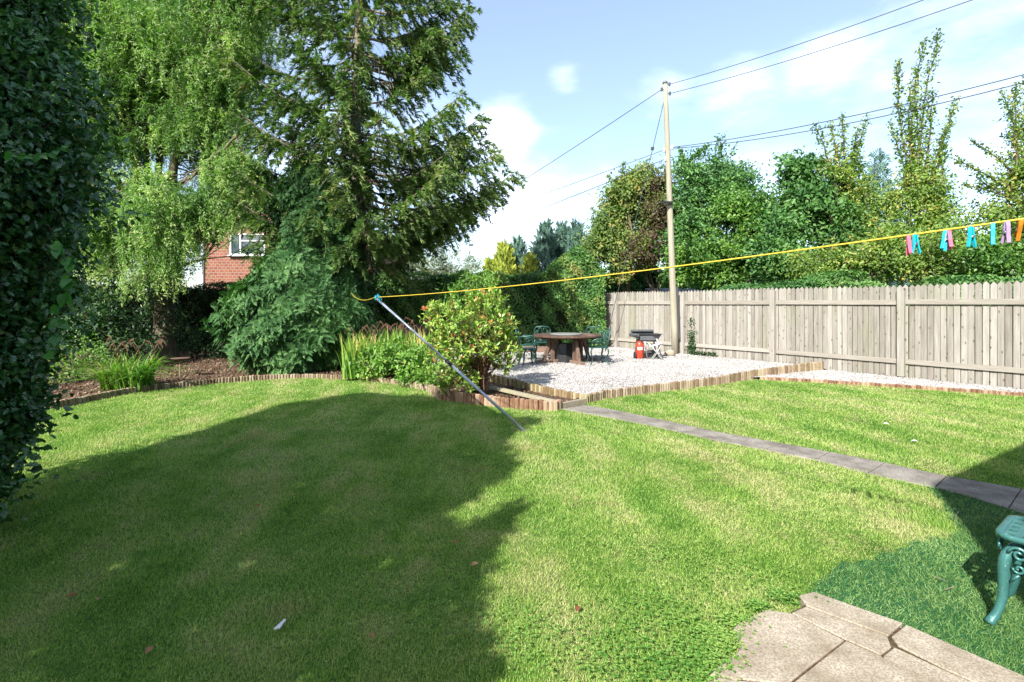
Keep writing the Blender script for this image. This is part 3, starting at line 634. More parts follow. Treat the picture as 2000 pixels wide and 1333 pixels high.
# ------------------------------------------------------------------ clothes line, prop, pegs
Pa = A(682, 567, 13.0); Pb = A(733, 581, 7.0); Pc = np.array([3.12, .39, 2.2]); Pc = A(2000, 399, 1.97); Pdir = (Pc-Pb)/np.linalg.norm(Pc-Pb); Pe = Pc+Pdir*1.9
def lin(s): return Pb+(Pe-Pb)*s-np.array([0, 0, .16*4*s*(1-s)*.5])
mb = MB(); mb.tube([Pa+(Pb-Pa)*i/10-np.array([0, 0, .5*(i/10)*(1-i/10)]) for i in range(10)]+[lin(i/40) for i in range(41)], .0042, 6)
cl = tag(mb.build('clothes_line', M['yellow'], None, True), 'thin yellow clothes line stretched across the whole garden', 'clothes line')
prb = G(1027, 843); t = empty('clothes_prop', prb, 'slanting grey metal prop pole holding up the yellow clothes line', 'clothes prop')
mb = MB(); mb.tube([prb+np.array([0, 0, -.01]), prb+(Pb-prb)*.5], 0.02, 10); mb.build('lower_tube', M['prop'], t, True)
mb = MB(); mb.tube([prb+(Pb-prb)*.49, Pb-(Pb-prb)*.012], .016, 10); mb.build('upper_tube', M['prop'], t, True)
mb = MB(); m_ = prb+(Pb-prb)*.495; mb.tube([m_-(Pb-prb)*.02, m_+(Pb-prb)*.02], .025, 10); mb.build('collar', M['black'], t, True)
mb = MB(); e = Pb-(Pb-prb)*.012
for sx in (-1, 1): mb.tube([e, e+np.array([.02*sx, 0, .015]), e+np.array([.024*sx, 0, .045])], .006, 6)
mb.build('fork', M['prop'], t)
mb = MB()
k0 = lin(.012)
for i in range(9):
    d = rdir(1)[0]*.05; mb.tube([k0, k0+d*.6+np.array([0, 0, .01]), k0+d+np.array([0, 0, -.02])], .006, 5)
tag(mb.build('string_knot', M['aqua']), 'small blue string knot tied on the yellow line beside the prop top', 'string')
def make_peg(mat):
    t = empty('clothes_peg', (0, 0, 0), '', 'clothes peg')
    for s in (-1, 1):
        mb = MB(); pr = [(0.0, .016), (.003, .018), (.007, .0), (.010, -.03), (.016, -.058), (.012, -.062), (.004, -.03), (.0015, -.012), (.0015, .0)]
        n = len(pr); vs = [(s*x+s*.0012, y, z) for y in (-.006, .006) for (x, z) in pr]
        mb.add(vs, [tuple(range(n)), tuple(range(2*n-1, n-1, -1))]+[(q, n+q, n+(q+1) % n, (q+1) % n) for q in range(n)])
        mb.build('peg_arm', mat, t, bevel=.0012)
    mb = MB(); mb.tube([(0, -.008, -.022), (0, .008, -.022)], .005, 8); mb.build('spring', M['inox'], t, True)
    return t
pegs = [(1774, 'pink', 70, -8, 'pink peg at the far end of the row, half behind an aqua peg'), (1787, 'aqua', 0, 3, 'aqua peg hanging in front of the left pink peg'),
        (1845, 'aqua', 30, -14, 'aqua peg clipped together with a pink peg'), (1853, 'pink', 60, -20, 'pink peg leaning against the second aqua peg from the left'),
        (1895, 'aqua', 10, 2, 'aqua peg hanging alone in the middle of the row'), (1937, 'aqua', 50, 8, 'darker aqua peg beside the lilac one'),
        (1966, 'lilac', 80, 6, 'lilac peg between an aqua and an orange peg'), (1992, 'orange', 60, 38, 'orange peg tilted at the right picture edge')]
for (px, mt, rz, tilt, lab) in pegs:
    s = 0.0
    for k in range(2001):                         # the point of the line seen nearest to px
        q = lin(k/2000)
        if 1000+q[0]/q[1]*F >= px: s = k/2000; break
    t = make_peg(M[mt]); t['label'] = lab; t['group'] = 'plastic pegs on the yellow clothes line'
    t.location = tuple(lin(s)-np.array([0, 0, .018])); t.rotation_euler = (0, R(-tilt), R(rz)); t.scale = (1.12,)*3

# ------------------------------------------------------------------ garden furniture
def smooth(pts, k=4):
    P = [np.array(p, float) for p in pts]; P = [2*P[0]-P[1]]+P+[2*P[-1]-P[-2]]; o = []
    for i in range(1, len(P)-2):
        for j in range(k):
            t = j/k; a, b, c, d = P[i-1:i+3]; o.append(.5*((2*b)+(c-a)*t+(2*a-5*b+4*c-d)*t*t+(3*b-a-3*c+d)*t**3))
    return o+[P[-2]]
def stube(mb, pts, rad, n=10, k=4):
    q = smooth([list(p)+[r] for p, r in zip(pts, rad)], k); mb.tube([v[:3] for v in q], [v[3] for v in q], n)
def scroll(c, r, turns, axis1, axis2, k=18, s=1):
    c = np.array(c, float); a1, a2 = np.array(axis1, float), np.array(axis2, float)
    return [c+(a1*math.cos(t*s)+a2*math.sin(t*s))*r*(1-.8*i/k) for i in range(k+1) for t in [turns*2*math.pi*i/k]]
def leg_pts(x, y, h, sp=.05):
    sx, sy = (1 if x > 0 else -1), (1 if y > 0 else -1)
    pr = [(0, h), (.035, h-.06), (.03, h-.15), (.0, h*.45), (.0, h*.2), (.03, .04), (.055, .0)]
    return [np.array([x+sx*o*sp/.05, y+sy*o*sp/.05, z]) for (o, z) in pr]
def seat_top(w, d, z, mb, n=4):
    for (a, b) in (((-w/2, -d/2), (w/2, -d/2)), ((w/2, -d/2), (w/2, d/2)), ((w/2, d/2), (-w/2, d/2)), ((-w/2, d/2), (-w/2, -d/2))):
        mb.bar((a[0], a[1], z), (b[0], b[1], z), .05, .026)
def make_chair():
    t = empty('garden_chair', (0, 0, 0), '', 'chair', 'green cast metal chairs around the garden table'); m = M['greenmetal']
    mb = MB(); seat_top(.42, .40, .43, mb)
    for i in range(-3, 4): mb.bar((i*.055, -.19, .43), (i*.055, .19, .43), .022, .012)
    for i in range(-2, 3): mb.bar((-.2, i*.075, .432), (.2, i*.075, .432), .014, .012)
    mb.build('seat', m, t)
    for sx in (-1, 1):
        for sy in (-1, 1):
            mb = MB(); stube(mb, leg_pts(sx*.19, sy*.18, .42, .06), [.02, .021, .017, .013, .012, .014, .02], 8, 3); mb.tube(scroll((sx*.13, sy*.18, .36), .045, 1.2, (sx, 0, 0), (0, 0, 1)), .007, 5)
            mb.build('leg', m, t, True)
        mb = MB(); mb.tube([(sx*.22, .22, .64), (sx*.25, .1, .66), (sx*.26, -.08, .65), (sx*.25, -.19, .6), (sx*.23, -.17, .52), (sx*.2, -.14, .44)], [.012, .015, .018, .016, .013, .012], 8)
        mb.tube(scroll((sx*.23, -.02, .55), .07, 1.3, (0, 1, 0), (0, 0, 1)), .007, 5); mb.build('armrest', m, t, True)
    mb = MB()
    def bk(x, z): return np.array([x, .19+.22*(z-.43), z])
    mb.tube([bk(-.19, .42), bk(-.22, .6), bk(-.225, .8), bk(-.18, .87), bk(0, .895), bk(.18, .87), bk(.225, .8), bk(.22, .6), bk(.19, .42)], .017, 8)
    mb.tube([bk(-.2, .5), bk(.2, .5)], .011, 6); mb.build('back_frame', m, t, True)
    mb = MB()
    for sx in (-1, 1):
        mb.tube([bk(0, .5), bk(sx*.05, .56), bk(sx*.11, .66), bk(sx*.12, .78), bk(sx*.07, .87)], .009, 6)
        mb.tube([bk(0, .52), bk(sx*.03, .66), bk(sx*.015, .78), bk(sx*.05, .86)], .009, 6)
        mb.tube(scroll(bk(sx*.15, .58), .05, 1.2, (sx, 0, 0), (0, .2, 1)), .008, 5)
        mb.tube(scroll(bk(sx*.16, .75), .045, 1.2, (sx, 0, 0), (0, .2, -1)), .008, 5)
    mb.tube([bk(-.11, .66), bk(0, .7), bk(.11, .66)], .008, 6); mb.build('back_ornament', m, t, True)
    return t
def copy_tree(o, parent=None):
    c = o.copy(); COL.objects.link(c)
    if parent is not None: c.parent = parent
    for ch in [x for x in bpy.data.objects if x.parent == o]: copy_tree(ch, c)
    return c
ch0 = make_chair()
spots = [(1059, 14.6, 178, 'chair behind the table on its left side, back towards the hedge'),
         (1162, 14.35, 168, 'chair behind the table on its right side, next to the fence corner'),
         (1166, 12.95, -82, 'chair in front on the right of the table, seen side on'),
         (1030, 13.7, 80, 'chair left of the table, mostly hidden by the red tipped shrub')]
for i, (px, D, rz, lab) in enumerate(spots):
    o = ch0 if i == 0 else copy_tree(ch0); q = A(px, 600, D)
    o.location = (q[0], q[1], .115); o.rotation_euler = (0, 0, R(rz)); o['label'] = 'green cast metal '+lab
# the side the chair faces is its local -Y
def make_stool(mat, w=.40, h=.46, slots=True):
    t = empty('garden_stool', (0, 0, 0), '', 'stool'); H = w/2
    mb = MB(); r = .07; ring = []
    for (cx, cy, a0) in ((H-r, H-r, 0), (-H+r, H-r, 90), (-H+r, -H+r, 180), (H-r, -H+r, 270)):
        for k in range(6): a = R(a0+k*18); ring.append((cx+r*math.cos(a), cy+r*math.sin(a)))
    n = len(ring); sc = [.84, .87, .985, 1.0, .99]; zz = [h-.004, h, h-.001, h-.008, h-.026]; vs = []; fs = []
    for s, z in zip(sc, zz): vs += [(x*s, y*s, z) for x, y in ring]
    for L_ in range(4):
        for k in range(n): a = L_*n+k; b = L_*n+(k+1) % n; fs.append((a, a+n, b+n, b))
    b0 = len(vs); vs += [(x*.87, y*.87, h-.026) for x, y in ring]+[(x*.84, y*.84, h-.022) for x, y in ring]
    for k in range(n):
        k2 = (k+1) % n; fs.append((4*n+k, b0+k, b0+k2, 4*n+k2)); fs.append((b0+k, b0+n+k, b0+n+k2, b0+k2)); fs.append((b0+n+k, k, k2, b0+n+k2))
    mb.add(vs, fs); mb.build('seat_rim', mat, t, True)
    mb = MB(); e = H*.86; ns = 6
    for i in range(ns+1):                         # a plate pierced by short slots
        y = -e+2*e*i/ns; mb.box((0, y, h-.010), (2*e, .026, .012), 0, .5)
    for i in range(6):
        x = -e+2*e*i/5; mb.box((x, 0, h-.0102), (.034, 2*e, .0112), 0, .5)
    mb.build('seat_plate', mat, t, bevel=.002)
    for sx in (-1, 1):
        for sy in (-1, 1):
            x, y = sx*(H-.045), sy*(H-.045)
            pr = [(-.10, h-.035), (-.055, h-.05), (-.015, h-.085), (.005, h-.14), (.008, h*.5), (.012, h*.3), (.03, h*.12), (.055, .0)]
            mb = MB(); stube(mb, [(x+sx*o, y+sy*o, z) for o, z in pr], [.015, .019, .023, .026, .024, .02, .019, .023], 12); mb.build('leg', mat, t, True)
            for (ax, ox, oy) in (((1, 0, 0), -.05, 0), ((0, 1, 0), 0, -.05)):
                mb = MB(); c = (x+sx*ox*1.0+(sx*.03 if ax[1] else 0), y+sy*oy*1.0+(sy*.03 if ax[0] else 0), h-.085); a1 = np.array(ax)*(sx if ax[0] else sy)
                mb.tube(scroll(c, .038, 1.4, a1, (0, 0, 1)), .0075, 6); mb.tube(scroll((c[0], c[1], c[2]-.07), .024, 1.2, a1, (0, 0, -1)), .0065, 6)
                mb.tube([(c[0], c[1], c[2]-.1), (c[0]+sx*.03*bool(ax[0]), c[1]+sy*.03*bool(ax[1]), c[2]-.14)], .007, 6); mb.build('scroll_bracket', mat, t, True)
    for a, b in (((-1, -1), (1, -1)), ((1, -1), (1, 1)), ((1, 1), (-1, 1)), ((-1, 1), (-1, -1))):
        pass
    return t
st = make_stool(M['stoolmetal']); st['label'] = 'verdigris green cast metal stool with pierced seat on the artificial turf'
st.location = (2.70, 2.54, .014); st.rotation_euler = (0, 0, math.atan2(.6, .8)+math.pi*.0)
s2_ = make_stool(M['greenmetal'], .38, .42); s2_['label'] = 'small green cast metal stool on the gravel left of the table, next to the shrub'
q = A(1031, 700, 12.75); s2_.location = (q[0], q[1], .115); s2_.rotation_euler = (0, 0, .3)

tc = A(1107, 700, 13.45); zt = .83
t = empty('garden_table', (tc[0], tc[1], .11), 'large weathered brown eight sided wooden table on the gravel', 'table')
mb = MB(); rr = .87
for k in range(9):                                 # boards clipped to an octagon
    x0 = -rr+k*2*rr/9+.004; x1 = -rr+(k+1)*2*rr/9-.004
    def yl(x): return min(rr, rr*1.414-abs(x))*.99
    poly = [(tc[0]+x0, tc[1]-yl(x0)), (tc[0]+x1, tc[1]-yl(x1)), (tc[0]+x1, tc[1]+yl(x1)), (tc[0]+x0, tc[1]+yl(x0))]
    mb.prism(poly, zt-.045, zt, random.random())
for a in (0.4, -0.4): mb.box((tc[0], tc[1]+a, zt-.075), (1.5, .07, .055), 0, .4)
mb.build('tabletop', M['table'], t, bevel=.004)
mb = MB(); mb.lathe((tc[0]-.02, tc[1]-.05, zt+.002), [(.40, 0), (.42, .006), (.42, .022), (.40, .03)], 28); mb.build('turntable', M['weathered'], t)
for k in range(4):
    a = R(22+k*90); d = np.array([math.cos(a), math.sin(a), 0]); c = np.array([tc[0], tc[1], 0])
    mb = MB(); mb.bar(c+d*.42+np.array([0, 0, .18]), c+d*.42+np.array([0, 0, zt-.10]), .09, .09, .5, up=d); mb.build('leg', M['table'], t, bevel=.006)
    mb = MB(); mb.bar(c+d*.66+np.array([0, 0, .17]), c+d*.5+np.array([0, 0, zt-.12]), .07, .09, .6, up=d); mb.build('brace', M['table'], t, bevel=.006)
    mb = MB(); mb.bar(c+d*.1+np.array([0, 0, .15]), c+d*.86+np.array([0, 0, .15]), .12, .08, .8); mb.build('foot_beam', M['table'], t, bevel=.01)
mb = MB(); mb.tube([(tc[0], tc[1], .11), (tc[0], tc[1], .6)], [.3, .24], 8); mb.build('centre_panel', M['black'], t)

# barbecue
bc = A(1262, 700, 14.3); bx, by = bc[0], bc[1]
t = empty('barbecue', (bx, by, .11), 'dark gas barbecue with folded lid on silver legs in front of the fence', 'barbecue')
mb = MB(); z0 = .79
mb.add([(bx-.34, by-.2, z0-.02), (bx+.36, by-.2, z0-.02), (bx+.36, by+.2, z0-.02), (bx-.34, by+.2, z0-.02), (bx-.2, by-.14, z0-.2), (bx+.26, by-.14, z0-.2), (bx+.26, by+.14, z0-.2), (bx-.2, by+.14, z0-.2)],
       [(3, 2, 1, 0), (4, 5, 6, 7), (0, 1, 5, 4), (1, 2, 6, 5), (2, 3, 7, 6), (3, 0, 4, 7)], .3)
mb.build('firebox', M['black'], t, bevel=.01)
mb = MB(); mb.box((bx+.05, by-.0, z0), (.66, .42, .035)); mb.build('hotplate', M['black'], t, bevel=.006)
mb = MB(); mb.box((bx-.05, by+.22, z0+.09), (.62, .1, .06)); mb.box((bx-.05, by+.27, z0+.04), (.66, .03, .12)); mb.build('lid', M['grey'], t, bevel=.015)
mb = MB(); mb.box((bx-.35, by-.06, z0-.03), (.16, .34, .09), .15); mb.box((bx+.02, by-.205, z0-.10), (.5, .012, .12), .2); mb.build('control_panel', M['grey'], t, bevel=.01)
for i in range(3):
    mb = MB(); mb.tube([(bx-.40+i*.045, by-.235, z0-.03), (bx-.40+i*.045, by-.27, z0-.03)], .017, 10); mb.build('knob', M['black'], t, True)
for (dx, dy, ex) in ((-.26, .13, -.3), (-.12, -.17, -.02), (.3, -.15, .39), (.28, .14, .34)):
    mb = MB(); mb.tube([(bx+dx*.8, by+dy, z0-.06), (bx+ex, by+dy*1.1, .13)], .02, 8); mb.build('leg', M['inox'] if dy < 0 else M['grey'], t, True)
mb = MB(); mb.tube([(bx-.02, by-.18, .15), (bx+.39, by-.17, .15)], .015, 8); mb.box((bx+.05, by, .3), (.55, .3, .02)); mb.build('lower_shelf', M['grey'], t)
mb = MB(); mb.tube([(bx-.36, by-.1, .21), (bx-.32, by-.1, .21)], .09, 18); mb.build('wheel', M['rubber'], t)
gb = empty('gas_bottle', (bx-.2, by-.08, .12), 'orange red gas bottle standing under the left of the barbecue', 'gas bottle')
mb = MB(); mb.lathe((bx-.2, by-.08, .12), [(.10, 0), (.115, .03), (.115, .38), (.10, .44), (.06, .48), (.04, .49), (.04, .53)], 20); mb.build('cylinder', M['redpaint'], gb, True)
mb = MB()
for k in range(14):
    a0 = R(-135+k*5); a1 = R(-135+(k+1)*5)
    p = [(bx-.2+.1165*math.cos(a), by-.08+.1165*math.sin(a)) for a in (a0, a1)]; h0 = .37+.015*math.sin(k*2.1)
    if k not in (4, 9): mb.add([(p[0][0], p[0][1], h0), (p[1][0], p[1][1], h0), (p[1][0], p[1][1], h0+.07), (p[0][0], p[0][1], h0+.07)], [(0, 1, 2, 3)])
mb.build('bottle_label', M['white'], gb)
mb = MB(); mb.lathe((bx-.2, by-.08, .64), [(.05, 0), (.055, .02), (.03, .05)], 12); mb.build('valve', M['black'], gb, True)
mb = MB(); mb.box((bx-.04, by-.02, .2), (.17, .2, .24), .2, .4); mb.box((bx+.14, by-.0, .24), (.2, .16, .22), -.2, .4)
tag(mb.build('storage_box', M['black'], None, bevel=.01), 'black plastic box under the barbecue beside the gas bottle', 'box')
fc = empty('folding_stool', (bx+.17, by-.28, .12), 'white tubular folding frame leaning below the barbecue', 'folding stool')
for (x0, x1, y) in ((-.02, .36, -.30), (.34, .08, -.27)):
    mb = MB(); mb.tube([(bx+x0, by+y, .56), (bx+(x0+x1)/2, by+y, .34), (bx+x1, by+y, .125), (bx+x1, by+y-.12, .125), (bx+(x0+x1)/2, by+y-.1, .33), (bx+x0, by+y-.1, .56)], .012, 8); mb.build('frame', M['frame'], fc, True)
mb = MB(); mb.box((bx+.17, by-.33, .52), (.34, .16, .02), 0, .4, np.array([[.95, 0, -.3], [0, 1, 0], [.3, 0, .95]])); mb.build('seat', M['white'], fc, bevel=.005)
def rock(name, c, s, mat, label, cat, group=None):
    V = []; mb = MB(); bm = [(0, 0)]
    prof = [(.55, 0), (.9, .18), (1, .4), (.8, .72), (.35, .95)]
    mb.lathe((0, 0, 0), prof, 9); mb.v = [(c[0]+v[0]*s[0]*random.uniform(.85, 1.1), c[1]+v[1]*s[1]*random.uniform(.85, 1.1), c[2]+v[2]*s[2]) for v in mb.v]
    return tag(mb.build(name, mat, None, True), label, cat, group)
rock('stone', A(1309, 695, 15.0)*np.array([1, 1, 0])+np.array([0, 0, .1]), (.17, .12, .2), M['slab'], 'pale grey stone lying at the foot of the telegraph pole', 'stone')
rock('stone', G(800, 745, .06), (.07, .05, .07), M['slab'], 'flat white stone on the edge of the flower bed', 'stone')

# bird table, low fence behind the flowers
q = G(352, 737, .05); t = empty('bird_bath', q, 'small dark dish on a thin stem at the foot of the willow trunk', 'bird bath')
mb = MB(); mb.tube([q, q+np.array([0, 0, .36])], .022, 8); mb.build('stem', M['brown'], t)
mb = MB(); mb.lathe(q+np.array([0, 0, .36]), [(.03, 0), (.14, .02), (.19, .05), (.18, .055)], 16); mb.build('dish', M['brown'], t)
mb = MB(); a = A(640, 640, 15.8); b = A(840, 640, 15.8)
k = 26
for i in range(k):
    x = a[0]+(b[0]-a[0])*(i+.5)/k; mb.box((x, 15.8+bdry(), .5), ((b[0]-a[0])/k-.006, .02, .95+random.uniform(-.02, .02)))
tag(mb.build('low_fence', M['brown']), 'low brown board fence half hidden behind the sword leaved flowers', 'fence')
# ================================================================== houses
def win(parent, name, x0, x1, y, z0, z1, split):
    mb = MB(); fw = .07
    mb.box(((x0+x1)/2, y, z0+fw/2), (x1-x0, .09, fw)); mb.box(((x0+x1)/2, y, z1-fw/2), (x1-x0, .09, fw))
    for x in (x0+fw/2, x1-fw/2, x0+(x1-x0)*split): mb.box((x, y+.002, (z0+z1)/2), (fw, .085, z1-z0-2*fw))
    xs = x0+(x1-x0)*split; zt_ = z1-(z1-z0)*.33; mb.box(((xs+x1)/2, y+.004, zt_), (x1-xs-1.5*fw, .08, fw*.8))
    f = mb.build(name, M['white'], parent)
    mb = MB(); mb.box(((x0+x1)/2, y+.03, (z0+z1)/2), (x1-x0-fw, .012, z1-z0-fw)); mb.build('pane', M['glass'], f)
    mb = MB(); mb.box(((x0+x1)/2, y-.07, z0-.03), (x1-x0+.12, .2, .055)); mb.build('sill', M['white'], f)
D = 27.0; a = A(398, 470, D); b = A(722, 470, D); ap = A(560, 368, D)
t = empty('brick_house', ((a[0]+b[0])/2, D+3.5, -.05), 'red brick house with a white window seen behind the trees', 'house')
mb = MB(); pr = [(a[0], -.05), (b[0], -.05), (b[0], b[2]), (ap[0], ap[2]), (a[0], a[2])]; n = 5
vs = [(x, y, z) for y in (D, D+7) for x, z in pr]
mb.add(vs, [tuple(range(n)), tuple(range(2*n-1, n-1, -1))]+[(q, n+q, n+(q+1) % n, (q+1) % n) for q in range(n)]); mb.build('wall', M['brick'], t)
mb = MB()
for (p, s) in ((a, -1), (b, 1)):
    o = np.array([s*.35, 0, -.25*.62+.0]); e0 = np.array([p[0]+s*.3, 0, p[2]-.16]); e1 = np.array([ap[0], 0, ap[2]+.03])
    vs = [(e[0], y, e[2]+dz) for y in (D-.25, D+7.25) for e, dz in ((e0, 0), (e1, 0), (e1, .16), (e0, .16))]
    mb.add(vs, [(0, 1, 2, 3), (7, 6, 5, 4), (0, 4, 5, 1), (1, 5, 6, 2), (2, 6, 7, 3), (3, 7, 4, 0)])
rf = mb.build('roof', M['rooftile'], t)
mb = MB(); mb.box((ap[0]+.8, D+3, ap[2]+.4), (.7, .5, 1.4)); mb.build('chimney', M['brick'], rf)
wa, wb = A(450, 499, D), A(519, 457, D); win(t, 'window', wa[0], wb[0], D-.03, wa[2], wb[2], .3)
mb = MB(); mb.tube([(a[0]-.02, D-.08, 0), (a[0]-.02, D-.08, a[2]-.15)], .05, 8); mb.build('downpipe', M['white'], t)
# the near house stands behind and to the right of the photographer and shades the corner of the lawn
c0 = np.array([.56, -1.2]); e1 = np.array([.85, .527]); e2 = np.array([.527, -.85])
t = empty('near_house', (c0[0], c0[1], 0), 'brick house whose shadow falls across the right corner of the lawn', 'house')
mb = MB(); mb.prism([tuple(c0), tuple(c0+e1*11), tuple(c0+e1*11+e2*8), tuple(c0+e2*8)], -.05, 5.0); mb.build('wall', M['brick'], t)
mb = MB(); P4 = [c0, c0+e1*11, c0+e1*11+e2*8, c0+e2*8]; r1 = c0+e1*4+e2*4; r2 = c0+e1*7+e2*4
mb.add([(p[0], p[1], 5.003) for p in P4]+[(r1[0], r1[1], 7.0), (r2[0], r2[1], 7.0)], [(0, 1, 5, 4), (1, 2, 5), (2, 3, 4, 5), (3, 0, 4), (3, 2, 1, 0)]); mb.build('roof', M['rooftile'], t)
# grey shed roof peeping over the fence
mb = MB(); a = A(1283, 571, 21); b = A(1388, 571, 21)
mb.add([(a[0], 21, 2.1), (b[0]+.2, 21, 2.1), (b[0], 23.5, 2.36), (a[0]+.15, 23.5, 2.36), (a[0], 21, 2.02), (b[0]+.2, 21, 2.02), (b[0], 23.5, 2.28), (a[0]+.15, 23.5, 2.28)], [(0, 1, 2, 3), (7, 6, 5, 4), (4, 5, 1, 0), (5, 6, 2, 1), (6, 7, 3, 2), (7, 4, 0, 3)])
t = empty('garden_shed', ((a[0]+b[0])/2, 22, -.05), 'grey shed roof just showing over the fence left of the pole', 'shed'); mb.build('roof', M['greyroof'], t)
mb = MB(); mb.box(((a[0]+b[0])/2, 22.2, .98), (b[0]-a[0]-.2, 2.0, 2.06)); mb.build('wall', M['brown'], t)

# ================================================================== vegetation
# ---- holly wall, left foreground
def bush_core(mb, c, rad):
    """branching stems that fill a bush from inside"""
    pass
hb = np.array([-4.3, 3.7, 0]); t = empty('holly_bush', hb, 'tall dark glossy holly filling the left edge of the view', 'bush')
lv = LV(); lk = LV(); mb = MB()
mb.tube([hb, hb+np.array([.1, 0, 2]), hb+np.array([.3, -.1, 4.2])], [.12, .09, .04], 8)
for (x, y, rx, ry, D) in [(-70, -30, 150, 190, 3.7), (-15, 170, 150, 160, 3.6), (10, 350, 145, 150, 3.55), (-35, 520, 115, 130, 3.55), (-55, 670, 105, 130, 3.55), (-85, 800, 100, 120, 3.6), (-135, 930, 105, 115, 3.6), (-150, 150, 130, 300, 4.0), (-170, 600, 120, 300, 4.0)]:
    c = A(x, y, D); rad = (rx*D/F, rx*D/F*1.05, ry*D/F)
    rad = (rad[0], rad[1], min(rad[2], (4.15-c[2])))
    C = lobe_leaves(lv, c, rad, 190, 34, .085, .052, .034, .76, .35, .05)
    lobe_leaves(lk, c, (rad[0]*.62, rad[1]*.62, rad[2]*.8), 110, 50, .12, .065, .045, .4, .3, .05)
    for q in C[::5]: mb.tube(curve(c+(q-c)*.1, q, 5, .08), list(np.linspace(.012, .003, 6)), 4, cap=False)
mb.build('trunk', M['bark'], t, True); lv.build('foliage', M['holly'], t, 'holly', .3); lk.build('inner_foliage', M['holly'], t)
# bindweed leaves climbing over the holly
for (lab, pts, sz) in (('bright green climbing stem with small leaves across the upper part of the holly', [(20, 300), (60, 305), (100, 300), (140, 280)], .05),
                 ('heart leaved climber hanging down the middle of the holly', [(100, 470), (122, 500), (140, 520), (128, 570), (112, 605), (116, 650), (84, 700)], .07)):
    ce = empty('climber', A(pts[0][0], pts[0][1], 2.85), lab, 'climbing plant', None); W = [A(x, y, 2.86+random.uniform(-.04, .04)) for x, y in pts]
    mb = MB(); mb.tube(W, .003, 5, cap=False); mb.build('stem', M['bind'], ce, True); l2 = LV()
    P = np.array([W[i]+(W[i+1]-W[i])*random.random() for i in range(len(W)-1) for _ in range(3)])
    l2.add(P, rdir(len(P))*np.array([1, .4, .5])+np.array([0, -.2, -.7]), np.tile([.3, -1., .35], (len(P), 1))+rdir(len(P))*.3, sz*(.6+.6*rng.random(len(P))), sz*.8)
    l2.build('leaves', M['bind'], ce, 'heart', .15)

# ---- unseen evergreen added behind the camera, crown cut to the lawn shadow's outline
SU, SV = np.array([.87, -.48]), np.array([.48, .87])
sil = [(-1.12, -2.5), (-1.14, 1.9), (-1.5, 2.3), (-1.72, 2.75), (-1.95, 3.75), (-2.15, 3.0), (-2.42, 3.3), (-2.42, 4.5), (-2.9, 5.1), (-3.1, 5.5), (-3.12, 6.5), (-3.9, 6.55), (-4.9, 7.25), (-5.7, 6.8), (-6.4, 7.0), (-7.0, 6.85), (-7.25, 5.6), (-7.0, 4.8), (-6.7, 3.9), (-6.45, 3.2), (-6.1, 2.6), (-5.9, 2.1), (-6.6, 1.7), (-7.6, 1.6), (-9.2, 1.5), (-9.6, -2.5)]
n = 85000; u = rng.uniform(-9.6, -1.0, n); v = rng.uniform(-2.5, 7.4, n); k = inpoly(u, v, sil); u, v = u[k], v[k]; n = len(u)
off = -3.6+rng.uniform(-.9, .9, n); hz = (v-off)*.75
P = np.stack([u*SU[0]+off*SV[0], u*SU[1]+off*SV[1], hz], 1)
k = np.abs(P[:, 0]) > P[:, 1]+.6; P = P[k]; n = len(P)
cb = np.array([-4.0*SU[0]-3.6*SV[0], -4.0*SU[1]-3.6*SV[1], 0]); t = empty('shadow_caster_tree', cb, 'unseen evergreen added behind the photographer, crown shaped to shade the big lawn', 'tree')
lv = LV(); lv.add(P, rdir(n)+np.array([0, 0, -.2]), rdir(n)+np.array([0, 0, .4]), .15*(.6+.7*rng.random(n)), .085)
lv.build('crown', M['holly'], t); mb = MB(); mb.tube([cb, cb+np.array([0, 0, 2.5]), cb+np.array([-.2, .1, 6])], [.22, .17, .06], 8)
for q in P[::1400]: mb.tube(curve(cb+np.array([0, 0, 1.5+q[2]*.3]), q, 5, .06), list(np.linspace(.06, .01, 6)), 5)
mb.build('trunk', M['bark'], t, True)

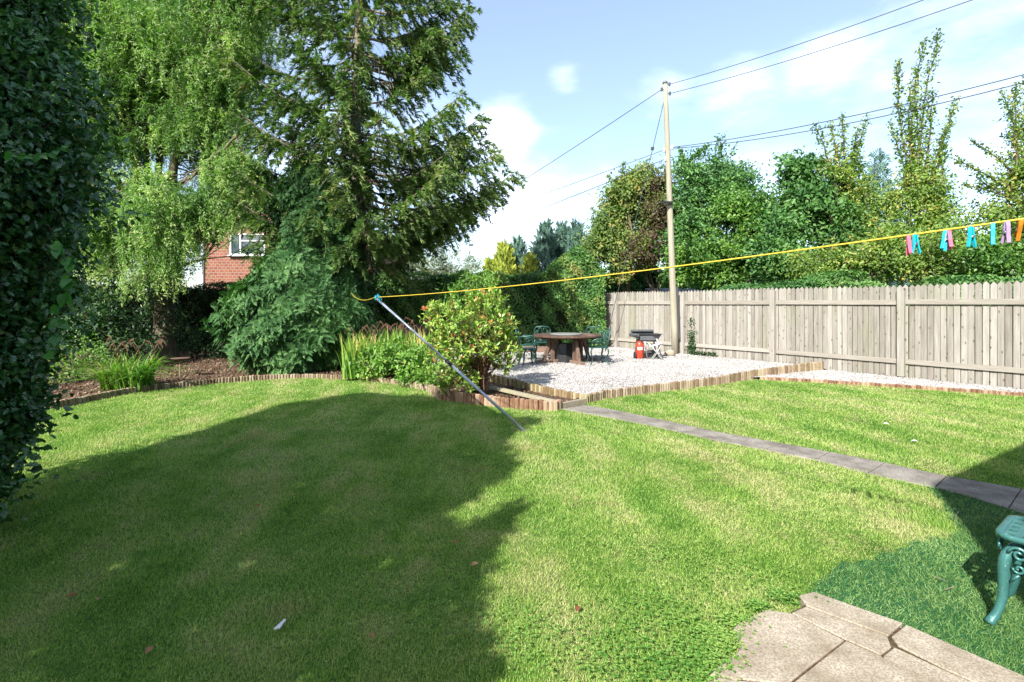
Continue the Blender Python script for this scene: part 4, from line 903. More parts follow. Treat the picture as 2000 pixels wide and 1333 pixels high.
# ---- willow with contorted limbs
def limb(D, pts, r0, r1, mb, n=8):
    W = [A(x, y, D+dz) for x, y, dz in pts]; Q = []
    for i in range(len(W)-1):
        for k in range(3): Q.append(W[i]+(W[i+1]-W[i])*k/3+(rng.normal(size=3)*.03 if k else 0))
    Q.append(W[-1]); mb.tube(Q, list(np.linspace(r0, r1, len(Q))), n, jit=.06); return Q
D = 14.4; wb_ = A(318, 705, D); wb_[2] = .04; t = empty('willow_tree', wb_, 'big twisted willow with pale green hanging foliage and a thick grey trunk', 'tree')
mb = MB(); mb.tube([wb_, wb_+np.array([.02, 0, .12]), wb_+np.array([.03, 0, .5]), A(321, 640, D), A(322, 560, D), A(316, 480, D), A(308, 415, D)], [.42, .36, .29, .26, .24, .24, .22], 12, jit=.07)
skel = []
for pts, r0, r1 in [([(305, 425, 0), (262, 400, -.2), (225, 345, -.3), (190, 322, -.5), (160, 285, -.7), (120, 240, -1)], .16, .05),
                    ([(300, 430, 0), (272, 362, .1), (262, 290, 0), (256, 240, -.2), (226, 185, -.4), (205, 110, -.5), (190, 20, -.6)], .17, .06),
                    ([(306, 425, 0), (290, 340, .3), (284, 290, .4), (292, 200, .5), (300, 80, .6), (290, -60, .6)], .14, .05),
                    ([(312, 430, 0), (338, 370, -.1), (346, 300, -.2), (366, 240, -.3), (374, 190, -.4), (400, 90, -.5), (430, 10, -.5)], .18, .06),
                    ([(308, 410, 0), (310, 330, .6), (314, 250, .9), (335, 150, 1.2), (335, 20, 1.4), (340, -100, 1.5)], .13, .05),
                    ([(262, 400, -.2), (240, 390, -.8), (205, 372, -1.2), (170, 330, -1.5)], .08, .03),
                    ([(338, 370, -.1), (390, 330, -.8), (440, 290, -1.1), (470, 260, -1.2)], .08, .03),
                    ([(316, 480, 0), (260, 455, -.9), (200, 450, -1.3)], .07, .02), ([(316, 470, 0), (370, 445, -.8), (420, 430, -1.1)], .07, .02)]:
    skel += limb(D, pts, r0*.78, r1*.8, mb)
lv = LV(); wl = [(150, 110, 150, 130, -.8), (265, 50, 150, 130, 0), (400, 70, 140, 130, -.4), (290, -110, 180, 110, 0), (160, 215, 80, 90, -.3), (420, 175, 60, 80, -.3), (300, 180, 90, 60, .6), (430, 290, 55, 70, .9), (270, 250, 60, 50, 1.0), (225, 270, 45, 40, -.8), (345, 240, 40, 45, -.8), (290, 345, 40, 25, -.7), (455, 330, 55, 60, -.8), (185, 420, 110, 75, -1.2), (300, 400, 80, 60, -1.5), (335, 430, 75, 55, -1.3), (400, 400, 45, 45, -.9), (110, 290, 100, 110, -1), (130, 380, 70, 70, -.4), (130, -60, 130, 110, -.5), (330, 160, 160, 130, 1.5), (180, 140, 150, 120, 1.5), (455, 60, 70, 100, .2), (480, -60, 90, 90, .3), (60, 180, 120, 160, -.6), (70, 20, 120, 120, -.6)]
SK = np.array(skel)
nstr = 0
for li, (x, y, rx, ry, dz) in enumerate(wl):
    c = A(x, y, D+dz); rad = np.array([rx, (rx+ry)*.4, ry])*(D+dz)/F
    m_ = int(84*rad[0]*rad[2])+8; dd = rdir(m_)*((.35+.75*rng.random(m_))[:, None]); C = c+dd*rad
    for q in C:
        j = np.argmin(np.linalg.norm(SK-q, axis=1))
        if random.random() < .45: mb.tube(curve(SK[j], q, 5, .13), list(np.linspace(.022, .005, 6)), 4, cap=False)
        ns = random.randint(4, 9); cr = random.random()
        for _ in range(ns):                        # curly hanging strands
            p0 = q+rng.normal(size=3)*.13; Ln = random.uniform(.3, 1.0); kk = int(Ln*46); tt = np.sort(rng.random(kk)); ph = rng.random(2)*6.28
            dr = rdir(1)[0]*np.array([1, 1, 0])*.35
            P = p0+np.stack([dr[0]*Ln*np.sqrt(tt)+.04*np.sin(tt*9*Ln+ph[0]), dr[1]*Ln*np.sqrt(tt)+.04*np.sin(tt*9*Ln+ph[1]), .12*Ln*tt-Ln*tt*tt], 1)
            lv.add(P, rdir(kk)*.9+np.array([0, 0, -.65]), rdir(kk)*.8+np.array([-.35, -.6, .5]), 0.11*(.6+.6*rng.random(kk)), .023, np.clip(cr*.6+.4*rng.random(kk), 0, 1))
for (x, y, dz) in [(345, 470, -1.6), (325, 500, -1.6), (310, 520, -1.6), (360, 500, -1.5), (280, 520, -1.5), (262, 555, -1.5), (210, 500, -1.5), (425, 425, -1.2), (445, 440, -1.2), (240, 470, -1.4), (300, 470, -1.6), (340, 530, -1.6), (190, 530, -1.4)]:
    q = A(x, y-30, D+dz); j = np.argmin(np.linalg.norm(SK-q, axis=1)); mb.tube(curve(SK[j], q, 6, .08), list(np.linspace(.02, .006, 7)), 4)
    for _ in range(26):
        p0 = q+rng.normal(size=3)*np.array([.22, .22, .16]); Ln = random.uniform(.4, .9); kk = int(Ln*50); tt = rng.random(kk); dr = rdir(1)[0]*.2
        P = p0+np.stack([dr[0]*tt, dr[1]*tt, -Ln*tt], 1)+rng.normal(size=(kk, 3))*.02
        lv.add(P, rdir(kk)*.8+np.array([0, 0, -.7]), rdir(kk)*.8+np.array([-.35, -.6, .5]), 0.11*(.6+.6*rng.random(kk)), .023, np.clip(.35+.65*rng.random(kk), 0, 1))
mb.build('trunk', M['bark'], t, True); lv.build('crown', M['willow'], t)
lv = LV()                                          # ivy low on the trunk
n = 3600; zz = rng.random(n)*2.9+.1; a = rng.random(n)*6.28; P = wb_+np.stack([np.cos(a)*(.33+.1*rng.random(n))+.04, np.sin(a)*.36, zz], 1)
k = (np.sin(a*2+zz*2) > -.6) & (zz > .6); P = P[k]; n = len(P); lv.add(P, rdir(n), rdir(n)+unit(P-wb_)*[1, 1, 0], .07, .055); lv.build('ivy', M['ivy'], t)

# ---- spruce
D = 13.6; sb = A(703, 655, D); sb[2] = .04; t = empty('spruce_tree', sb, 'tall spruce with drooping dark green branches and sky showing through', 'tree')
def strunk(z): 
    y = HY-(z-CAMZ)/D*F; x = np.interp(y, [-400, 0, 110, 250, 400, 655], [690, 702, 701, 694, 700, 704]); return np.array([(x-1000)/F*D, D+.0, z])
zs = np.linspace(.04, 14.5, 22); mb = MB(); mb.tube([strunk(z) for z in zs], [max(.03, .21*(1-z/15.5)+.02+(.08 if z < .2 else 0)) for z in zs], 12, jit=.05)
tw = MB(); lv = LV()
tab_z = [3.0, 3.9, 4.7, 5.2, 5.9, 6.6, 7.2, 7.7, 8.1, 8.8, 9.6, 11, 12.5, 14.3]
tab_r = [1.6, 2.4, 3.7, 4.15, 3.6, 3.1, 2.6, 1.7, 2.4, 2.9, 2.9, 2.3, 1.5, .4]
tab_l = [2.6, 3.5, 3.9, 4.0, 4.0, 4.0, 3.9, 3.8, 3.6, 3.4, 3.3, 2.6, 1.6, .4]
def sbranch(z0, az, Ln, rise, dens=1.0, dead=False):
    a0 = strunk(z0); d = np.array([math.cos(az), math.sin(az), 0]); side = np.array([-d[1], d[0], 0]); k = 12
    wob = random.uniform(-.12, .12); pts = []
    for i in range(k+1):
        s = i/k; pts.append(a0+d*Ln*s+side*Ln*wob*math.sin(s*2.6)+np.array([0, 0, Ln*(rise*s-.16*math.sin(s*math.pi)+.07*s*s)]))
    r0 = .014+.009*Ln; mb.tube(pts, list(np.linspace(r0, .007, k+1)), 5); Q = np.array(pts)
    m_ = int(Ln*11.5*dens)+3
    for i in range(m_):
        s = .22+.78*(i+random.random())/m_; ii = min(int(s*k), k-1); p = Q[ii]+(Q[ii+1]-Q[ii])*(s*k-ii); sgn = 1 if i % 2 else -1
        tl = random.uniform(.28, .72)*(1.15-.75*s)*min(1.2, Ln/2.2)+.14; ld = unit(d*random.uniform(.5, 1.1)+side*sgn*random.uniform(.5, 1.1)+np.array([0, 0, random.uniform(-.15, .2)]))
        kk = 5; dr = random.uniform(.3, 1.15); TP = [p+ld*tl*q/kk+np.array([0, 0, -dr*tl*(q/kk)**1.8]) for q in range(kk+1)]
        tw.tube(TP, [.0065, .006, .0055, .005, .0045, .004], 3, cap=False)
        if dead and random.random() < .6 or (s < .45 and random.random() < .45): continue
        T = np.array(TP); nn = int(tl*46)+8; q = rng.random(nn)**.8; jj = np.minimum((q*kk).astype(int), kk-1); PP = T[jj]+(T[jj+1]-T[jj])*(q*kk-jj)[:, None]
        DD = unit(ld*.85+rdir(nn)*.62+np.array([0, 0, -.38])); cr = random.random()
        for _ in range(3): lv.add(PP+rdir(nn)*.012, unit(DD+rdir(nn)*.25), rdir(nn)*.8+np.array([-.3, -.5, .5]), .15*(.6+.7*rng.random(nn)), .025, np.clip(.5*cr+.5*rng.random(nn), 0, 1))
    nn = 22; PP = Q[-1]-d*.3*rng.random((nn, 1))+rng.normal(size=(nn, 3))*.03; lv.add(PP, d+rdir(nn)*.6+np.array([0, 0, .1]), rdir(nn), .16, .04)
ga = 0
for z in np.arange(2.75, 14.2, .09):
    ga += 2.39996; az = ga+random.uniform(-.25, .25); c = math.cos(az)
    if c > .25 and (6.35 < z < 7.35 or 5.0 < z < 5.25): continue
    Rr, Rl = np.interp(z+.3, tab_z, tab_r), np.interp(z+.3, tab_z, tab_l); mx = Rr if c > 0 else Rl
    ly = np.interp(z, [2.7, 6, 14], [2.1, 2.4, .8]); Ln = 1/math.sqrt((c/mx)**2+(math.sin(az)/ly)**2)*random.uniform(.72, 1.03)
    sbranch(z, az, max(.35, Ln), random.uniform(.1, .32) if z > 7.5 else random.uniform(-.02, .24), .95)
for (x, y, z0, dz) in [(1004, 335, 4.35, .2), (968, 352, 4.2, -.3), (940, 232, 6.0, .3), (905, 186, 6.2, -.5), (975, 300, 5.0, -.4), (868, 440, 3.5, .2), (930, 395, 3.7, .4), (906, 30, 7.9, .1), (900, 95, 8.0, -.3), (880, 5, 8.7, .3), (840, 140, 7.0, -.7), (820, 425, 3.3, -.3), (895, 270, 5.2, .6), (850, 60, 8.3, -.6)]:
    tip = A(x, y, D+dz); a0 = strunk(z0); dv = tip-a0; Ln = math.hypot(dv[0], dv[1]); sbranch(z0, math.atan2(dv[1], dv[0]), Ln, dv[2]/Ln-.07, 1.1)
mb.build('trunk', M['sprucebark'], t, True); tw.build('twigs', M['twig'], t); lv.build('foliage', M['spruce'], t)
lv = LV(); n = 6500; zz = rng.random(n)**1.1*7.2+.5; a = rng.random(n)*6.28; w_ = .26+.2*rng.random(n)*(1.2-.1*zz)
P = np.array([strunk(z) for z in zz])+np.stack([np.cos(a)*w_, np.sin(a)*w_, 0*a], 1); lv.add(P, rdir(n)+np.array([0, 0, -.3]), rdir(n)+np.array([0, -.3, .3]), .085, .07); lv.build('ivy', M['ivy'], t)

# ---- cypress (broad sprays) in front of the spruce
def spray_shrub(name, label, base, prof, mat, nspr, Lf, Wf, cat='conifer', core=True, sx=1.0, sy=1.0, droop=.25, group=None, up=.35, tilt=0):
    """prof: (z, radius) outline; flat fans of leaflets cover it"""
    base = np.array(base, float); t = empty(name, base, label, cat, group); lv = LV(); z = np.array([p[0] for p in prof]); r = np.array([p[1] for p in prof])
    w = np.interp(np.linspace(z[0], z[-1], 200), z, r)+.1; cdf = np.cumsum(w)/w.sum(); zz = np.interp(rng.random(nspr), cdf, np.linspace(z[0], z[-1], 200))
    a = rng.random(nspr)*6.283; lump = 1+.16*np.sin(a*3+zz*2.1)+.13*np.sin(a*7-zz*5.3)+.07*np.sin(a*13+zz*9)+.06*rng.normal(size=nspr); rr = np.interp(zz, z, r)*lump*(.62+.4*rng.random(nspr)**.5)
    Pc_ = base+np.stack([np.cos(a)*rr*sx+tilt*zz, np.sin(a)*rr*sy, zz], 1); O = np.stack([np.cos(a), np.sin(a), np.full(nspr, up)], 1)+rdir(nspr)*.45; O = unit(O); NO = unit(np.stack([np.cos(a), np.sin(a), np.full(nspr, .25)], 1)+rdir(nspr)*.35)
    O = unit(O*.55+unit(np.cross(NO, rdir(nspr)))*.8+np.array([0, 0, -.15 if droop > 0 else .6])); X = unit(np.cross(O, NO))
    K = 9
    for j in range(K):
        s = j/(K-1); sg = 1 if j % 2 else -1; P = Pc_+O*(Lf*1.5*s)+np.array([0, 0, -droop*Lf*1.5*s*s]); Dd = unit(O*(.7+.3*s)+X*sg*(.85*(1-s)+.05)+np.array([0, 0, -droop*s]))
        lv.add(P, Dd, NO+rdir(nspr)*.25, Lf*(1.05-.4*s), Wf, np.clip(.55*((zz*7.3+a*5.1) % 1)+.45*rng.random(nspr), 0, 1))
    mb = MB(); tz = np.linspace(0, z[-1]*.93, 8); mb.tube([base+np.array([tilt*q, 0, q]) for q in tz], list(np.linspace(max(r)*.10+.02, .015, 8)), 7)
    for i in range(0, nspr, max(1, nspr//90)):
        q = Pc_[i]; mb.tube(curve(base+np.array([0, 0, max(.02, (q[2]-base[2])*.8)]), q, 4, .05), list(np.linspace(.02, .006, 5)), 4, cap=False)
    mb.build('trunk', M['bark'], t, True); lv.build('foliage', mat, t); return t
cbp = G(577, 735, .05); cbp = A(580, 722, 12.3); cbp[2] = .04
spray_shrub('cypress', 'broad low bright green cypress spreading down to the log edging', cbp, [(.03, .95), (.4, 1.3), (.9, 1.5), (1.4, 1.42), (1.9, 1.15), (2.4, .85), (2.9, .45), (3.2, .1)], M['cypress'], 13000, .095, .028, 'conifer', sx=1.0, sy=.8)
spray_shrub('cypress', 'tall cypress, darkened as in shade, rising behind the low bright one into the spruce', A(606, 700, 13.0)*np.array([1, 1, 0])+np.array([0, 0, .04]), [(.03, 1.0), (1, 1.2), (2, 1.0), (2.9, .85), (3.6, .9), (4.3, .8), (4.9, .4), (5.3, .1)], M['cypressshade'], 11000, .11, .03, 'conifer', sx=1.0, sy=.7)
spray_shrub('cypress', 'narrow dark cypress beside the spruce trunk', A(660, 700, 12.9)*np.array([1, 1, 0])+np.array([0, 0, .04]), [(.03, .5), (.8, .7), (2, .6), (3.0, .45), (3.9, .2), (4.3, .1)], M['cypressshade'], 3200, .14, .034, 'conifer')

# ---- photinia
pb_ = G(938, 772, .06); t = empty('red_tipped_shrub', pb_, 'rounded yellow green shrub with red young leaves in the corner bed by the gravel', 'shrub'); mb = MB(); lv = LV(); lr = LV()
for (x, y, rx, ry, D) in [(915, 655, 88, 82, 8.75), (880, 690, 52, 62, 8.5), (960, 640, 60, 80, 8.9), (985, 680, 38, 50, 8.8), (870, 620, 48, 40, 9.0), (950, 600, 45, 38, 9.1), (895, 745, 45, 25, 8.5)]:
    c = A(x, y, D); rad = np.array([rx, rx*.95, ry])*D/F; m_ = int(330*rad[0]*rad[2])+20; dd = rdir(m_); C = c+dd*rad*((.55+.5*rng.random(m_))[:, None]); C = C[C[:, 2] > .2]
    for q in C:
        o = unit(q-c+np.array([0, 0, .45])); kk = random.randint(7, 12); cr = random.random(); red = random.random() < .11
        mb.tube(curve(pb_+np.array([random.uniform(-.12, .12), random.uniform(-.1, .1), random.uniform(.1, .5)]), q, 6, .06, .03), [.013, .011, .009, .007, .006, .005, .004], 4, cap=False) if random.random() < .13 else mb.tube([q-o*.2, q], [.004, .003], 4, cap=False)
        P = q-o[None]*.10*rng.random((kk, 1)); lv.add(P, unit(o*.55+rdir(kk)*.9), rdir(kk)*.6+o+np.array([0, 0, .4]), .095*(.7+.5*rng.random(kk)), .038, np.clip(.45+.4*cr*rng.random(kk)+.25*(rng.random(kk)-.5), .1, .93))
        if red: lv.add(q+rng.normal(size=(6, 3))*.01, unit(o*1.1+rdir(6)*.6+np.array([0, 0, .3])), rdir(6)+o, .085, .03, .9+.1*rng.random(6))
for a in range(9):
    e = pb_+np.array([math.cos(a*.7)*.3*random.uniform(.5, 1.2), math.sin(a*.7)*.3, .62+random.random()*.3]); mb.tube(curve(pb_+rdir(1)[0]*np.array([.08, .08, 0]), e, 6, .08), [.02, .017, .015, .013, .011, .009, .007], 6, cap=False)
mb.build('stems', M['redbark'], t, True); lv.build('foliage', M['photinia'], t, 'kite')
# ---- feathery shrub behind it
tree('feathery_shrub', 'airy pale green shrub rising behind the red tipped shrub', G(925, 735, .06), .5, .03, [(915, 570, 34, 30, 10.6), (955, 560, 28, 22, 10.8), (930, 610, 45, 40, 10.7), (890, 585, 20, 20, 10.5)], M['bedleaf'], .09, .03, per=20, dens=120, sig=.12, cat='shrub')

# ---- sword leaved clumps
def clump(name, label, base, w, d, n, h, wd, mat, arch=.35, cat='plant', heads=0, seg=5, fan=1.0):
    base = np.array(base, float); t = empty(name, base, label, cat); V = []; FC = []; fr = []; 
    for i in range(n):
        p = base+np.array([random.uniform(-w, w), random.uniform(-d, d), 0]); az = random.random()*6.283; L_ = h*random.uniform(.6, 1.08); ar = arch*random.uniform(.2, 1.3); dx = np.array([math.cos(az), math.sin(az), 0]); s0 = (p-base)*np.array([1, 1, 0]); dx = unit(dx+s0*1.2*fan); sd = np.array([-dx[1], dx[0], 0])+rdir(1)[0]*.3; ww = wd*random.uniform(.6, 1.2); b = len(V)
        for k in range(seg+1):
            s = k/seg; q = p+dx*L_*(ar*s*s+.08*s)+np.array([0, 0, L_*(s-ar*.55*s**2.6)]); hw = ww*.5*(1-.15*s if k < seg else .05)*(1-.55*s*s); V += [q-sd*hw, q+sd*hw]
        for k in range(seg): FC.append((b+2*k, b+2*k+1, b+2*k+3, b+2*k+2)); fr.append(None)
        r = random.random(); fr[-seg:] = [r]*seg
    mesh_np('leaves', np.array(V), np.array(FC), mat, t, np.array(fr))
    if heads:
        mb = MB()
        for i in range(heads):
            p = base+np.array([random.uniform(-w, w), random.uniform(-d, d), 0]); az = random.choice((-1, 1))*random.uniform(.2, .9); L_ = h*random.uniform(1.05, 1.3)
            pts = [p+np.array([math.sin(az)*L_*.35*s**2.5, random.uniform(-.01, .01), L_*(s-.12*s**4)]) for s in np.linspace(0, 1, 8)]; mb.tube(pts, .004, 4, cap=False)
            for q in range(7):
                c = np.array(pts[-1])+np.array([math.sin(az)*.035*q, 0, .01-.006*q*q*.5]); mb.tube([c, c+np.array([.004, 0, .035])], [.008, .004], 4)
        mb.build('seed_heads', M['redbark'], t)
    return t
clump('sword_plant', 'tall sword leaved clump with dry seed heads beside the cypress', A(715, 735, 11.1)*np.array([1, 1, 0])+np.array([0, 0, .05]), .42, .35, 330, 1.05, .042, M['blade'], .22, heads=9)
clump('sword_plant', 'second sword leaved clump behind the slanting prop', A(800, 735, 11.6)*np.array([1, 1, 0])+np.array([0, 0, .05]), .5, .35, 300, 1.1, .042, M['blade'], .22, heads=12)
tree('bushy_perennial', 'leafy bright green perennials low between the sword leaves and the shrub', A(790, 742, 10.6)*np.array([1, 1, 0])+np.array([0, 0, .05]), .15, .02, [(765, 700, 45, 34, 10.7), (820, 705, 50, 34, 10.4), (720, 715, 30, 25, 10.8), (850, 735, 34, 16, 9.6), (800, 735, 40, 14, 10.1)], M['bedleaf'], .10, .045, per=18, dens=190, sig=.10, cat='plant')
clump('day_lily', 'arching grassy clump at the foot of the willow, against the log edging', A(252, 765, 9.6)*np.array([1, 1, 0])+np.array([0, 0, .05]), .38, .25, 380, .85, .026, M['bedleaf'], 1.0, heads=9)
# low plants and dark shrubs on the left
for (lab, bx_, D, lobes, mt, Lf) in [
    ('dark shrub with lit leaves left of the willow trunk', 205, 12.8, [(170, 640, 90, 75, 12.8), (240, 660, 55, 60, 12.6), (120, 590, 80, 80, 13.2)], 'darkshade', .10),
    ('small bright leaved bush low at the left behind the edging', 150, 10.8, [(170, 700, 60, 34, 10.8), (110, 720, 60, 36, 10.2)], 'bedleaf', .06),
    ('dark foliage mass behind the holly', 60, 13.6, [(60, 560, 120, 110, 13.6), (-60, 500, 140, 150, 13.8)], 'darkshade', .11),
    ('small shrub beside the bird bath under the hedge', 400, 15.2, [(400, 665, 45, 30, 15.2), (440, 680, 30, 24, 15)], 'darkshade', .09)]:
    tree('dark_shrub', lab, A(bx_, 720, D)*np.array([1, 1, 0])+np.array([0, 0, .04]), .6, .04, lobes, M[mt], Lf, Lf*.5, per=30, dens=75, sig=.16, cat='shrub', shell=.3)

# ---- hedges
def hedge(name, label, x0, x1, y, th, ztop, mat, n, Lf, z0=0.0, cat='hedge', yf=None, bulge=.12):
    """ztop(x) gives the height; leaves over a lumpy skin round a dark twiggy core"""
    t = empty(name, ((x0+x1)/2, y+th/2, z0), label, cat); lv = LV(); yf = yf or (lambda x: y)
    m_ = n; x = rng.uniform(x0, x1, m_); zt_ = np.array([ztop(q) for q in x]); sel = rng.random(m_); yy = np.array([yf(q) for q in x])
    top = sel < .22; z = np.where(top, zt_, z0+(zt_-z0)*rng.random(m_)); yv = np.where(top, yy+th*rng.random(m_), yy)
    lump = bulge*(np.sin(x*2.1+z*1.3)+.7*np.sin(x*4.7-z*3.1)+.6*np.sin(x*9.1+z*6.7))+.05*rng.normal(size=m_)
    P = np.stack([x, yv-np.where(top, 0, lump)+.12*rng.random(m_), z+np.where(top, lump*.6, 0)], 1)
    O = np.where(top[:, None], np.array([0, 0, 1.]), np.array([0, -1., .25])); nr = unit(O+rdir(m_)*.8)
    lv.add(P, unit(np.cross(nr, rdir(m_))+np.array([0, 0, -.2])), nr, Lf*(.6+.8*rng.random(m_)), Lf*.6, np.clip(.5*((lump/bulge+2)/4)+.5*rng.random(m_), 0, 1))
    lv.build('foliage', mat, t); mb = MB(); k = max(4, int((x1-x0)/.35))
    vs = []; fs = []
    for i in range(k+1):
        q = x0+(x1-x0)*i/k; h = ztop(q)-.14; yq = yf(q)+.22+random.uniform(-.05, .05); vs += [(q, yq, z0), (q, yq+random.uniform(-.04, .04), h*.5), (q, yq, h), (q, yq+th-.3, h), (q, yq+th-.3, z0)]
    for i in range(k):
        for j in range(4): a = i*5+j; fs.append((a, a+5, a+6, a+1))
    fs += [(0, 1, 2, 3, 4), tuple(range(5*k+4, 5*k-1, -1))]; mb.add(vs, fs); mb.build('twig_core', M['hedgecore'], t); return t
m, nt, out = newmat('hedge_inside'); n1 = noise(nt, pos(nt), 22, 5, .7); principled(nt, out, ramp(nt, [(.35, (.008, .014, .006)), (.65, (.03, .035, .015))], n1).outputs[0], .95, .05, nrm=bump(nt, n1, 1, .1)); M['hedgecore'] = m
hedge('hedge', 'hedge with shade coloured into its dark leaves behind the willow and the cypress', -17, -6.6, 17.2, 1.2, lambda x: 2.22+.05*math.sin(x*1.7), M['darkshade'], 26000, .085)
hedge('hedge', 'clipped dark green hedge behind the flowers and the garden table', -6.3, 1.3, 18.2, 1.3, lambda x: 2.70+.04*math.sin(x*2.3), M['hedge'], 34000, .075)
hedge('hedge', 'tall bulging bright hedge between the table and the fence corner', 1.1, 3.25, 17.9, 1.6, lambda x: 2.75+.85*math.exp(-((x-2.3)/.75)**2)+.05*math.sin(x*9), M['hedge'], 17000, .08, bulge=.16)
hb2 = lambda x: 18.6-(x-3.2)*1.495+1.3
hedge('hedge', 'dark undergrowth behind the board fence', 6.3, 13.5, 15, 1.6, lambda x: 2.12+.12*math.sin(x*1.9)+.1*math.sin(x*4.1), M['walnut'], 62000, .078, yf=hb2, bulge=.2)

hedge('hedge', 'far hedge line seen in the gap behind the grey shed roof', 3.6, 23, 24.5, 1.5, lambda x: 3.3+.3*math.sin(x*1.3)+.15*math.sin(x*4), M['walnut'], 26000, .16, bulge=.2)
tree('dark_tree', 'dark green tree standing between the willow and the brick house', (-15.5, 21, -.05), 2.5, .16, [(405, 440, 32, 42, 21), (455, 395, 48, 38, 21), (515, 372, 45, 40, 20.8), (455, 340, 50, 55, 20.6), (545, 405, 30, 30, 20.8), (250, 505, 90, 60, 21.5), (150, 500, 90, 90, 21), (330, 470, 50, 45, 21)], M['darkshade'], .16, .09, per=28, dens=55, sig=.25)
# ---- far trees seen over the clipped hedge
tree('birch', 'pale weeping birch seen over the hedge right of the spruce', (-7.2, 36, -.05), 3.0, .16, [(795, 490, 38, 34, 36), (775, 530, 28, 26, 36), (825, 525, 30, 30, 36), (800, 470, 22, 18, 36)], M['birch'], .2, .07, per=34, dens=16, sig=.35, droop=1.2)
tree('round_willow', 'grey green rounded tree over the hedge beside the birch', (-4.2, 36, -.05), 2.2, .16, [(870, 525, 44, 36, 36), (910, 528, 32, 28, 36), (850, 540, 40, 24, 36)], M['greywillow'], .2, .055, per=34, dens=16, sig=.35)
for (x, y, D, top, r, mt, lab) in [(985, 560, 25, 478, .75, 'gold', 'golden yellow conifer over the hedge, left of the blue ones'), (1012, 560, 26, 470, .9, 'blueconifer', 'leftmost blue green conifer next to the golden one'), (1035, 560, 24.2, 505, .5, 'gold', 'small golden conifer between the blue green conifers'),
      (1066, 560, 25, 437, .9, 'blueconifer', 'tallest blue green conifer over the hedge'), (1098, 560, 25.6, 440, .8, 'blueconifer', 'blue green conifer just right of the tallest'), (1127, 560, 25, 436, .85, 'blueconifer', 'rightmost blue green conifer next to the autumn tree'), (958, 560, 25.5, 512, .45, 'gold', 'short golden conifer at the left end of the group')]:
    b_ = A(x, 560, D); b_[2] = -.05; h = A(x, top, D)[2]
    spray_shrub('garden_conifer', lab, b_, [(.1, r), (h*.5, r), (h*.7, r*.75), (h*.85, r*.42), (h, .03)], M[mt], 1500, .2, .06, 'conifer', up=1.3, droop=-.1, group='conifers beyond the hedge')
# ---- trees behind the fence
def bt(lab, bx_, D, lobes, mt, Lf=.1, th=1.8, shoots=(), name='garden_tree', dens=120, **k):
    b_ = A(bx_, 600, D); b_[2] = -.05
    return tree(name, lab, b_, th, .11, lobes, M[mt], Lf*1.2, Lf*.66, per=28, dens=dens, sig=.2, shoots=shoots, group='trees behind the board fence', **k)
bt('tree with yellow and orange tinted leaves left of the telegraph pole', 1225, 22.5, [(1222, 380, 48, 48, 22.5), (1188, 440, 36, 40, 22.4), (1240, 430, 60, 60, 22.8), (1205, 500, 50, 50, 22), (1255, 350, 36, 30, 22.6), (1170, 480, 22, 30, 22.2)], 'autumn', .12, shoots=[(1215, 350, 1216, 318, 22.5, .12), (1250, 340, 1262, 320, 22.5, .12)])
bt('purple brown leaved tree just left of the pole', 1290, 21.0, [(1285, 430, 36, 60, 21.4), (1262, 490, 46, 50, 20.8), (1300, 370, 30, 36, 21.4), (1320, 480, 36, 60, 21)], 'purple', .10)
bt('fresh green rounded tree right of the pole', 1400, 20.5, [(1405, 345, 55, 50, 20.8), (1370, 390, 55, 60, 20.6), (1350, 450, 50, 70, 20.3), (1440, 380, 42, 45, 20.2), (1345, 335, 30, 40, 20.6)], 'walnut', .11, shoots=[(1408, 310, 1408, 268, 20.8, .2), (1350, 310, 1385, 285, 20.6, .1), (1335, 320, 1330, 292, 20.6, .08)])
bt('light green spreading tree above the middle of the fence', 1440, 19.2, [(1450, 440, 66, 62, 19.2), (1400, 500, 70, 55, 19.0), (1490, 480, 50, 60, 19), (1340, 520, 60, 45, 19.4), (1480, 400, 36, 34, 19.2)], 'green', .11)
bt('dark glossy leaved tree with a round head above the fence', 1565, 18.2, [(1560, 345, 44, 44, 18.4), (1590, 390, 60, 60, 18.2), (1540, 430, 55, 62, 18), (1620, 450, 58, 60, 17.8), (1530, 500, 70, 50, 17.4)], 'walnut', .13, shape='kite')
bt('pear tree with stiff upright shoots in the middle of the row', 1640, 17.6, [(1640, 330, 42, 30, 17.6), (1655, 370, 38, 40, 17.6), (1690, 420, 50, 60, 17.2)], 'olive', .09, shoots=[(1620, 330, 1590, 242, 17.6, .14), (1635, 320, 1620, 240, 17.6, .10), (1650, 320, 1645, 224, 17.6, .12), (1665, 320, 1695, 228, 17.6, .11), (1675, 380, 1680, 300, 17.6, .14), (1665, 320, 1675, 250, 17.6, .1)])
sp_ = A(1713, 560, 23); sp_[2] = -.05
spray_shrub('small_spruce', 'small dark blue green conifer top in the gap between the shoots', sp_, [(1, 1.3), (4, 1.0), (6, .5), (A(1713, 298, 23)[2], .03)], M['blueconifer'], 1300, .25, .05, 'conifer')
bt('tallest tree of the row with long upright leafy shoots', 1795, 15.2, [(1800, 440, 62, 58, 15.2), (1775, 370, 34, 45, 15.2), (1815, 370, 34, 45, 15.2), (1760, 490, 60, 55, 15)], 'olive', .085, dens=130,
   shoots=[(1782, 380, 1754, 120, 15.2, .12), (1800, 400, 1832, 62, 15.2, .13), (1796, 400, 1806, 78, 15.3, .11), (1820, 380, 1868, 192, 15.1, .11), (1780, 380, 1775, 170, 15.2, .12), (1815, 360, 1852, 245, 15.0, .12), (1775, 350, 1738, 242, 15.3, .1), (1790, 330, 1790, 200, 15.2, .14), (1805, 340, 1820, 180, 15.2, .12), (1840, 400, 1848, 285, 15, .12)])
